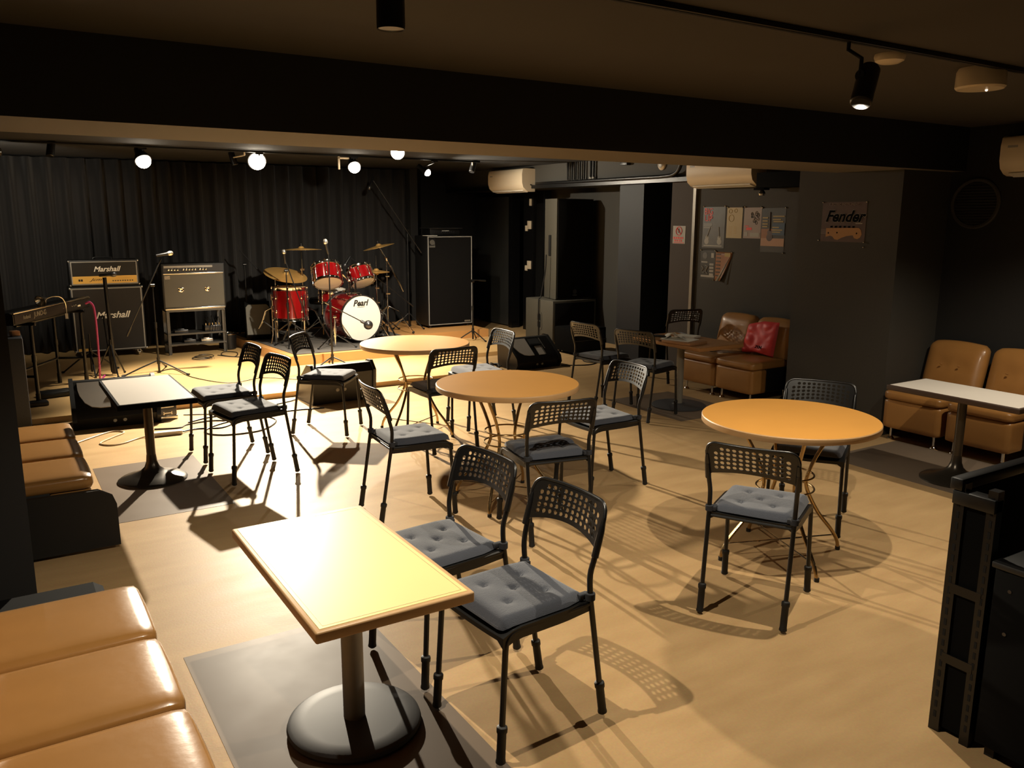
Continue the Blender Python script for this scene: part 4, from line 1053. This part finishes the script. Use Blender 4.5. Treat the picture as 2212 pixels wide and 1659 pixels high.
# small items at the stage front
t = thing('direct_box', 'small dark silver-edged box on the floor behind the white table leg', 'box', (1.18, 7.33, 0), R(4))
MB().box(-.075, .075, 0, .15, .012, .125, bev=.008).build('body', 'gunmetal', t)
MB().box(-.08, .08, -.004, .01, .0, .035, bev=.003).build('lower_bar', 'silver', t)
MB().box(-.05, .05, -.004, .002, .105, .112).box(-.035, .035, -.006, .002, .055, .062).box(-.035, -.028, -.006, .002, .045, .07).box(.028, .035, -.006, .002, .045, .07).build('front_marks', 'silver', t, smooth=False)
t = thing('power_strip', 'white power strip lying on the floor behind the white table leg', 'power strip', (1.075, 6.80, 0), R(-4))
MB().box(-.115, .115, -.028, .028, 0, .032, bev=.005).build('body', 'white', t)
for k in range(4):
    MB().box(-.085+.052*k-.010, -.085+.052*k-.006, -.008, .008, .0318, .0330).box(-.085+.052*k+.006, -.085+.052*k+.010, -.008, .008, .0318, .0330).build('outlet', 'black', t, smooth=False)
def cable(label, pts, r=.005, m='cable', name='cable'):
    return tag(MB().tube(smooth_path(pts, 6), r, 7).build(name, m), label, 'cable')
zc = .006
cable('cream power cord snaking from the white power strip to the left', [(.965, 6.805, .012), (.87, 6.79, zc), (.76, 6.70, zc), (.66, 6.68, zc), (.60, 6.78, zc), (.70, 6.92, zc), (.80, 7.04, zc), (.72, 7.12, zc), (.55, 6.98, zc), (.42, 6.85, zc), (.30, 6.76, zc)], .0055, 'cable_white')
cable('black cable winding from the white power strip past the chairs', [(1.19, 6.80, .012), (1.32, 6.86, zc), (1.50, 6.80, zc), (1.62, 6.95, zc), (1.48, 7.08, zc), (1.28, 7.05, zc), (1.20, 6.97, zc), (1.02, 7.02, zc)], .006)
cable('long black cable looping between the two table-side chairs', [(1.30, 7.12, zc), (1.52, 7.22, zc), (1.80, 7.15, zc), (1.95, 6.85, zc), (1.75, 6.55, zc), (1.45, 6.55, zc), (1.35, 6.75, zc), (1.6, 6.98, zc), (2.1, 7.10, zc), (2.45, 7.06, zc)], .006)
cable('thin black cable crossing the floor to the centre monitor', [(1.32, 7.42, zc), (1.65, 7.30, zc), (2.0, 7.38, zc), (2.30, 7.50, zc), (2.40, 7.60, zc+.01)], .005)
cable('black cable across the stage platform to the guitar amplifiers', [(2.62, 8.2, .056), (2.3, 8.5, .056), (1.95, 8.4, .056), (1.70, 8.9, .056), (1.62, 9.5, .056), (1.46, 9.4, .056)], .004)
cable('black cable coil on the platform before the steel rack', [(2.02+.10*cos(a)+.004*a, 10.05+.12*sin(a), .056+.002*a) for a in [k*.7 for k in range(22)]], .005)
cable('black cable tangle between steel rack and drum riser', [(2.25, 10.2, .056), (2.4, 10.0, .056), (2.5, 10.3, .056), (2.38, 10.42, .056), (2.3, 10.15, .057), (2.5, 9.9, .056), (2.6, 10.1, .06), (2.56, 9.6, .056), (2.45, 9.2, .056)], .005)
cable('black cable tangle on the floor under the equipment case chairs', [(5.55, 7.75, zc), (5.85, 7.62, zc), (6.1, 7.75, zc), (6.3, 7.95, zc), (6.1, 8.02, zc), (5.95, 7.80, zc), (6.2, 7.6, zc), (6.4, 7.75, zc), (6.3, 8.1, zc+.002), (6.05, 8.15, zc)], .006)
cable('black cable heap left of the right floor monitor', [(4.80, 7.90, zc), (4.84, 8.0, .05), (4.78, 8.08, .03), (4.72, 7.98, zc), (4.82, 7.90, .04), (4.86, 8.02, .02), (4.76, 8.02, .06), (4.78, 7.92, zc)], .010)

# ------------------------------------------------------------------ stands and microphones
def mic(parent, p, d, head='silver', r=.024, L=.13, name='microphone'):
    d = Vector(d).normalized(); p = Vector(p)
    o = MB().lathe([(.010, 0), (.012, .004), (.016, L*.75), (.020, L*.86), (.021, L*.9)], p, d, 16).build(name, 'black_metal', parent)
    MB().lathe([(.0, 0), (.021, 0), (.0245, .008), (.0255, .024), (.022, .040), (.012, .050), (0, .052)], p+d*L*.9, d, 18).build('mic_grille', head, o)
def tripod(parent, hub=.20, r=.32, a0=0, m='black_metal', rr=.008, drop=.02):
    for k in range(3):
        a = a0+2*pi*k/3
        lg = MB().tube([(0, 0, hub), (r*cos(a)*.5, r*sin(a)*.5, hub*.5+.01), (r*cos(a), r*sin(a), .012)], rr, 8).build('leg', m, parent)
        MB().tube([(r*cos(a)*.97, r*sin(a)*.97, .014), (r*cos(a)*1.06, r*sin(a)*1.06, .011)], .011, 8).build('foot_cap', 'rubber', lg)
    MB().cyl((0, 0, hub-.04), (0, 0, hub+.03), .017, 14).build('hub', m, parent)
def mic_stand(label, base, h, boom=None, a0=0, hub=.20, r=.32, m='black_metal', mc=None, cat='microphone stand'):
    t = thing('microphone_stand', label, cat, base)
    tripod(t, hub, r, a0, m)
    MB().cyl((0, 0, .02), (0, 0, h*.55), .011, 12).cyl((0, 0, h*.55-.03), (0, 0, h*.55+.03), .015, 12).cyl((0, 0, h*.55), (0, 0, h), .0075, 12).build('pole', m, t)
    if boom:
        a, b_ = Vector(boom[0]), Vector(boom[1])
        MB().tube([a, b_], .0065, 10).tube([b_, b_+(b_-a).normalized()*.10], .011, 10).cyl(Vector((0, 0, h))-Vector((.02, 0, 0)), Vector((0, 0, h))+Vector((.02, 0, 0)), .016, 12).build('boom', m, t)
    if mc:
        mic(t, *mc)
    return t
# vocal stand at left (boom tilts from upper right to lower left)
mic_stand('microphone stand with a steep boom between the two guitar amplifiers', (1.455, 9.35, .05), .93, ((.10, -.02, 1.20), (-.24, .03, .50)), a0=R(70), hub=.14, r=.36,
          mc=((.055, -.02, 1.235), (.12, -.02, .02), 'silver'))
mic_stand('straight microphone stand in front of the drum kit', (3.19, 8.85, .05), 1.24, None, a0=R(80), hub=.10, r=.20, mc=((-.0, 0, 1.235), (-.028, 0, .13), 'silver'))
# thick black stand at far left with a horizontal microphone
t = mic_stand('thick black stand with a horizontal microphone before the gold-panel amplifier', (1.02, 9.45, .05), 1.02, None, a0=R(40), hub=.35, r=.16, mc=((-.05, 0, 1.04), (.13, 0, .008), 'gunmetal'))
MB().tube([(0, 0, 1.02), (.02, 0, .02)], .019, 12).tube([(-.03, .1, .62), (.0, .05, .03)], .013, 10).build('outer_tube', 'black_metal', t)
mic_stand('low black tripod stand behind the left floor monitor', (.85, 9.70, .05), .42, None, a0=R(30), hub=.24, r=.30)
mic_stand('black stand with short clip at the right of the bass cabinet', (5.50, 9.74, .05), .80, ((-.03, 0, .82), (.09, -.01, .81)), a0=R(50), hub=.14, r=.22)
mic_stand('tall overhead boom stand with a microphone high above the drums', (4.95, 10.58, .158), 1.36, ((-.50, -.02, 2.02), (.10, -.10, 1.13)), a0=R(60), hub=.22, r=.24,
          mc=((-.49, -.03, 2.035), (-.06, 0, -.13), 'gunmetal'))
mic_stand('boom stand with a microphone angled over the right tom', (4.48, 10.38, .166), .72, ((-.53, -.20, 1.02), (.22, -.30, .42)), a0=R(20), hub=.2, r=.28,
          mc=((-.52, -.2, 1.03), (-.07, 0, -.10), 'gunmetal'))
mic_stand('slim boom stand leaning behind the ride cymbal at left', (2.84, 11.02, .158), .92, ((-.05, 0, 1.10), (.12, -.10, .88)), a0=R(0), hub=.22, r=.16)
mic_stand('hi-hat microphone stand crossing in front of the floor tom', (2.98, 9.72, .166), .90, ((-.005, 0, 1.02), (.17, -.14, .36)), a0=R(10), hub=.1, r=.2, mc=((-.005, 0, .98), (-.01, 0, .13), 'silver'))
# kick drum microphone on its low stand
t = mic_stand('low chrome tripod stand whose boom reaches the bass drum head', (3.44, 9.42, .166), .36, ((-.06, .14, .52), (.27, -.14, .31)), a0=R(200), hub=.16, r=.25, m='chrome')
MB().ball((.345, -.19, .262), .056, 24).cyl((.27, -.15, .31), (.31, -.17, .285), .018, 12).build('microphone', 'gunmetal', t)

# ------------------------------------------------------------------ drum kit
def drum(name, label, c, r, depth, tilt, parent=None, lugs=8, top='head', bot='head_amber', cat='drum', rz=0, shell='red_drum', hoop='chrome', lugm='chrome', grp=None):
    t = thing(name, label, cat, c, rot=(tilt[0], tilt[1], rz), group=grp)
    h = depth/2
    MB().lathe([(r, -h), (r, h)], seg=64).build('shell', shell, t)
    for s_, mt in ((1, top), (-1, bot)):
        MB().lathe([(0, s_*(h+.004)), (r-.004, s_*(h+.004)), (r-.002, s_*(h-.004)), (0, s_*(h-.004))], seg=64).build('drum_head', mt, t)
        MB().lathe([(r+.003, s_*(h-.022)), (r+.008, s_*(h-.020)), (r+.008, s_*(h+.010)), (r+.010, s_*(h+.014)), (r+.001, s_*(h+.015)), (r+.002, s_*(h-.02))], seg=64).build('hoop', hoop, t)
    for k in range(lugs):
        a = 2*pi*(k+.5)/lugs; x, y = cos(a), sin(a)
        MB().cyl(((r+.010)*x, (r+.010)*y, -h+.0), ((r+.010)*x, (r+.010)*y, h), .0035, 6)\
            .lathe([(.006, -.020), (.011, -.012), (.011, .012), (.006, .020)], ((r+.012)*x, (r+.012)*y, h*.45), seg=10)\
            .lathe([(.006, -.020), (.011, -.012), (.011, .012), (.006, .020)], ((r+.012)*x, (r+.012)*y, -h*.45), seg=10)\
            .lathe([(.005, -.012), (.008, -.008), (.008, .014), (.005, .018)], ((r+.012)*x, (r+.012)*y, h+.006), seg=8)\
            .lathe([(.005, -.018), (.008, -.014), (.008, .008), (.005, .012)], ((r+.012)*x, (r+.012)*y, -h-.006), seg=8).build('tension_lug', lugm, t)
    return t
ktz = R(9)
k = drum('bass_drum', 'red bass drum with big white front head lying on its side', (3.82, 9.82, .466), .278, .42, (pi/2, 0), lugs=10, rz=ktz, top='head', bot='head', hoop='gunmetal')
# local z of a drum rotated by (pi/2,0,rz) points towards -y (front) ; local y points up
text('logo', 'Pearl', .105, 'black', k, (-.01, .185, .2165), (0, 0, 0), shear=.30, sx=.95, outline=.003)
MB().box(-.055, .05, .135, .139, .2145, .2160).build('logo_underline', 'black', k, smooth=False)
for s_ in (-1, 1):
    MB().tube([(s_*.275, -.02, .08), (s_*.36, -.16, .14), (s_*.43, -.296, .18)], .008, 8).cyl((s_*.27, -.02, .08), (s_*.295, -.02, .08), .02, 12).build('spur', 'chrome', k)
MB().box(-.20, .20, -.300, -.262, -.24, .20, bev=.01).build('rest_pad', 'black_matte', k) if False else None
MB().tube([(-.03, .27, .02), (-.03, .50, .0)], .013, 12).tube([(.05, .27, .02), (.05, .48, .0)], .013, 12).box(-.06, .09, .265, .30, -.03, .06, bev=.008).tube([(-.03, .44, 0), (-.13, .53, .02)], .009, 8).tube([(.05, .42, 0), (.13, .50, .02)], .009, 8).ball((-.03, .45, 0), .022, 12).ball((.05, .43, 0), .022, 12).build('tom_holder', 'chrome', k)
tom1 = drum('tom_drum', 'left red rack tom tilted to show its lower head', (3.555, 9.94, .985), .170, .215, (R(-30), R(6)), top='head', bot='head', grp='red rack toms over the bass drum')
tom2 = drum('tom_drum', 'right red rack tom tilted the other way, smaller', (3.985, 9.92, .965), .148, .19, (R(-28), R(-8)), top='head', bot='head', grp='red rack toms over the bass drum')
sn = drum('snare_drum', 'small red drum between bass drum and left tom', (3.72, 10.22, .70), .165, .14, (R(6), 0), bot='head_amber', lugs=8)
ft = drum('floor_tom', 'deep dark red floor tom standing at the left of the kit', (3.09, 9.98, .655), .198, .37, (0, 0), lugs=8, top='head_amber')
for k_ in range(3):
    a = R(60)+2*pi*k_/3
    MB().tube([(.225*cos(a), .225*sin(a), .12), (.225*cos(a), .225*sin(a), -.36), (.25*cos(a), .25*sin(a), -.478)], .007, 8).cyl((.215*cos(a), .215*sin(a), -.02), (.215*cos(a), .215*sin(a), .05), .018, 10).build('leg', 'chrome', ft)
t = thing('snare_stand', 'chrome stand under the small red drum behind the bass drum', 'drum stand', (3.72, 10.28, .166))
tripod(t, .24, .24, R(30), 'chrome'); MB().cyl((0, 0, .02), (0, 0, .44), .012, 12).build('pole', 'chrome', t)
for k_ in range(3): MB().tube([(0, 0, .42), (.15*cos(2.1*k_), -.06+.15*sin(2.1*k_), .455)], .006, 8).build('basket_arm', 'chrome', t)
def cymbal(parent, p, r, n, name='cymbal', m='brass'):
    MB().lathe([(.010, .030), (.022, .028), (.034, .014), (.040, .007), (r*.6, -.002), (r, -.014), (r, -.016), (r*.6, -.004), (.040, .004), (.033, .011), (.010, .024)], p, n, 64).build(name, m, parent)
    MB().lathe([(.006, .0), (.018, .030), (.018, .042), (.011, .05), (.011, .062), (0, .066)], p, n, 14).build('wing_nut', 'black', parent)
def double_tripod(t, hub, r, a0, top):
    for k_ in range(3):
        a = a0+2*pi*k_/3; cx, sy = cos(a), sin(a); px, py = -sy*.009, cx*.009
        mb = MB()
        for s_ in (-1, 1):
            mb.tube([(s_*px, s_*py, hub)]+[Vector((.05*r*cx+s_*px, .05*r*sy+s_*py, hub+.01)), Vector((r*.45*cx+s_*px, r*.45*sy+s_*py, hub-.05)), Vector((r*.62*cx+s_*px, r*.62*sy+s_*py, hub*.55)), Vector((r*cx+s_*px*.5, r*sy+s_*py*.5, .02))], .0075, 8)
            mb.tube([(s_*px, s_*py, hub*.28), (r*.60*cx+s_*px, r*.60*sy+s_*py, hub*.58)], .005, 6)
        lg = mb.build('leg', 'chrome', t)
        MB().ball((r*cx, r*sy, .018), .018, 12).build('foot_cap', 'rubber', lg)
    MB().cyl((0, 0, .04), (0, 0, top*.55), .0125, 14).cyl((0, 0, top*.5), (0, 0, top*.78), .0105, 12).cyl((0, 0, top*.75), (0, 0, top), .0075, 10).ball((0, 0, hub), .022, 12).ball((0, 0, hub*.28), .018, 12)\
        .cyl((-.02, 0, top*.55), (.035, 0, top*.55), .014, 12).cyl((-.02, 0, top*.78), (.03, 0, top*.78), .012, 12).build('pole', 'chrome', t)
g = 'chrome cymbal stands round the kit'
t = thing('cymbal_stand', 'stand with a level crash cymbal at the upper left of the kit', 'cymbal stand', (3.31, 10.14, .166), group=g)
double_tripod(t, .42, .34, R(200), 1.13); cymbal(t, (0, 0, 1.135), .245, (0, .04, 1))
t = thing('cymbal_stand', 'stand with a large ride cymbal tilted towards us over the floor tom', 'cymbal stand', (3.00, 10.25, .166), group=g)
double_tripod(t, .42, .34, R(250), .80); MB().tube([(0, 0, .80), (.10, -.10, .83)], .008, 8).build('arm', 'chrome', t); cymbal(t, (.10, -.12, .835), .262, (.10, -.32, 1))
t = thing('cymbal_stand', 'boom stand with a tilted crash cymbal at the upper right of the kit', 'cymbal stand', (4.43, 10.12, .166), group=g)
double_tripod(t, .36, .33, R(100), .98); MB().tube([(.22, .04, .62), (0, 0, .98), (-.10, 0, 1.14)], .0085, 10).ball((0, 0, .98), .024, 12).tube([(.06, .02, .90), (.25, .05, .55)], .014, 10).build('boom_arm', 'chrome', t); cymbal(t, (-.105, 0, 1.155), .205, (-.22, .08, 1))
t = thing('cymbal_stand', 'hi-hat stand with a pair of small cymbals at the right of the kit', 'cymbal stand', (4.24, 10.02, .166), group=g)
double_tripod(t, .34, .28, R(60), .80)
MB().cyl((0, 0, .78), (0, 0, 1.04), .004, 8).build('pull_rod', 'chrome', t)
cymbal(t, (0, 0, .845), .168, (0, 0, 1), 'upper_cymbal')
MB().lathe([(.02, -.022), (.034, -.010), (.04, -.006), (.168, .012), (.168, .014), (.04, -.003), (.03, -.008)], (0, 0, .815), (0, 0, 1), 56).build('lower_cymbal', 'brass', t)
MB().box(-.05, .05, -.28, -.02, .01, .03, bev=.005, rot=(R(-12), 0, 0)).build('pedal', 'gunmetal', t)
t = thing('drum_pedal', 'chrome bass drum pedal behind the bass drum', 'drum pedal', (3.79, 10.18, .166))
MB().box(-.05, .05, 0, .28, .0, .012, bev=.003).build('base_plate', 'gunmetal', t)
MB().box(-.04, .04, .02, .27, .03, .045, bev=.005, rot=(R(10), 0, 0)).build('footboard', 'chrome', t)
MB().tube([(-.05, .0, 0), (-.05, .0, .22), (.05, .0, .22), (.05, .0, 0)], .007, 8).cyl((0, 0, .22), (0, -.05, .10), .005, 8).ball((0, -.05, .09), .022, 10).build('beater_frame', 'chrome', t)
t = thing('drum_throne', 'round black drum stool hidden behind the toms', 'stool', (3.72, 10.62, .166))
tripod(t, .26, .26, R(10), 'chrome'); MB().cyl((0, 0, .1), (0, 0, .40), .014, 12).build('pole', 'chrome', t)
MB().lathe([(.0, .40), (.16, .40), (.172, .42), (.172, .45), (.155, .475), (0, .48)], seg=40).build('seat', 'black', t)

# ------------------------------------------------------------------ keyboard corner
ang = math.atan2(1.35, .71)
t = thing('keyboard', 'dark synthesizer keyboard seen from behind, running back along the left', 'keyboard', (.15, 8.0, .79), ang)
Lk = 1.50
MB().prism([(0, 0), (.0, .085), (.03, .105), (.27, .080), (.30, .05), (.30, 0)], 0, Lk, 'yz').build('body', 'black', t, ang=25)
MB().box(.0, Lk, -.010, .012, .094, .106, bev=.004).build('rear_edge', 'silver', t)
MB().box(.02, Lk-.02, -.004, .001, .012, .088).build('back_panel', 'gunmetal', t, smooth=False)
MB().box(.03, Lk-.03, .17, .29, .062, .078, bev=.003, rot=(R(-6), 0, 0)).build('keys', 'white', t)
text('brand', 'Roland', .045, 'piping', t, (.22, -.006, .048), (pi/2, 0, 0), ext=.001)
text('model', 'JUNO-G', .062, 'piping', t, (.46, -.006, .052), (pi/2, 0, 0), ext=.001, sx=1.0)
for x in (.92, .95, 1.10, 1.14, 1.18): MB().cyl((x, -.006, .05), (x, .002, .05), .008, 10).build('socket', 'silver', t)
MB().box(1.22, 1.28, -.007, .0, .03, .045).build('label', 'logo', t, smooth=False)
t = thing('keyboard_stand', 'black tubular stand carrying the keyboard', 'keyboard stand', (.15, 8.0, .05), ang)
for x in (.32, 1.32):
    for y in (.02, .28): MB().cyl((x, y, 0), (x, y, .70), .016, 12).cyl((x, y, 0), (x, y, .10), .020, 12).cyl((x, y, .38), (x, y, .44), .021, 12).build('leg', 'black_metal', t)
    MB().tube([(x, -.02, .715), (x, .32, .715)], .016, 10).build('cross_tube', 'black_metal', t)
    MB().tube([(x, .02, .25), (x, .28, .25)], .012, 8).build('cross_tube', 'black_metal', t)
MB().tube([(.32, .15, .70), (1.32, .15, .70)], .016, 10).build('rail', 'black_metal', t)
MB().tube([(.32, .28, .25), (1.32, .28, .25)], .012, 8).build('rail', 'black_metal', t)
t = thing('clip_lamp', 'small gooseneck lamp with a shiny conical shade on the keyboard', 'lamp', (.60, 8.80, .79))
MB().tube(smooth_path([(.0, .0, -.03), (.0, -.01, .08), (-.03, -.06, .15), (-.09, -.14, .175), (-.165, -.25, .168)], 6), .0042, 8).box(-.012, .012, -.012, .012, -.05, .0).build('gooseneck', 'silver', t)
MB().lathe([(.012, 0), (.018, .016), (.050, .070), (.056, .080), (.050, .078), (.010, .016)], (-.165, -.25, .168), (-.6, -.62, -.25), 24).build('shade', 'silver', t)
cable('magenta cable dropping from the keyboard to the floor', [(.79, 9.06, .85), (.83, 9.04, .86), (.86, 9.04, .78), (.865, 9.05, .50), (.86, 9.08, .15), (.87, 9.2, .056), (.95, 9.5, .056)], .010, 'cable_pink')
t = thing('keyboard_stool', 'low dark stool with tubular legs behind the slate loudspeaker', 'stool', (.02, 8.98, .05))
MB().box(-.20, .20, -.16, .16, .44, .50, bev=.02).build('seat', 'black_matte', t)
for s_ in (-1, 1):
    MB().tube([(-.18, s_*.13, .02), (.18, s_*.13, .44)], .012, 8).tube([(.18, s_*.13, .02), (-.18, s_*.13, .44)], .012, 8).tube([(-.18, s_*.16, .015), (-.18, s_*.10, .015)], .014, 8).build('leg', 'black_metal', t)
tag(MB().box(-.14, .14, -.09, .09, 0, .05, bev=.012).build('foot_pedal', 'black', loc=(.43, 8.62, .05), rot=(0, 0, .2)), 'black foot pedal on the platform by the near keyboard leg', 'pedal')
tag(MB().box(-.10, .10, -.06, .06, 0, .04, bev=.01).build('foot_pedal', 'gunmetal', loc=(.25, 8.25, .05), rot=(0, 0, .1)), 'flat grey foot pedal under the keyboard front', 'pedal')

# ------------------------------------------------------------------ rack and cabinet at the right edge
t = thing('slotted_partition', 'black slotted-steel partition frame at the lower right', 'partition', (2.55, 1.395, 0))
def slotted(nm, y0, y1, x0=0, x1=.035):
    MB().box(x0, x1, y0, y1, 0, .87).build(nm, 'black_metal', t, smooth=False)
slotted('post', -.035, 0); slotted('post', -.135, -.105)
m = MB()
for k_ in range(22): m.box(-.0012, .0005, -.022, -.013, .05+.037*k_, .072+.037*k_)
for k_ in range(22): m.box(-.0012, .0005, -.125, -.117, .05+.037*k_, .072+.037*k_)
m.build('slot_holes', 'hole', t, smooth=False)
for z in (.50, .255):
    MB().box(-.002, .004, -.12, -.02, z, z+.032).build('brace', 'black_metal', t, smooth=False)
MB().box(.035, 1.3, -.012, .0, .0, .84).box(  .01, .03, -.105, -.035, .02, .84).build('panel', 'black_matte', t, smooth=False)
MB().box(-.012, 1.3, -.03, .012, .845, .885, bev=.006).box(-.012, .04, -.135, .0, .80, .845, bev=.004).build('top_rail', 'black_metal', t)
t = thing('black_cabinet', 'plain black cabinet at the lower right corner', 'cabinet', (2.535, 1.235, 0))
MB().box(0, .62, -.70, 0, .045, .64, bev=.004).build('body', 'black_matte', t)
MB().box(-.006, .62, -.71, .01, .64, .66, bev=.004).build('top_panel', 'black', t)
for x in (.03, .57):
    for y in (-.65, -.03): MB().box(x, x+.03, y-.02, y+.01, 0, .046).build('foot', 'rubber', t, smooth=False)
for z in (.58, .44): MB().cyl((-.003, -.05, z), (.001, -.05, z), .006, 10).build('screw', 'gunmetal', t)
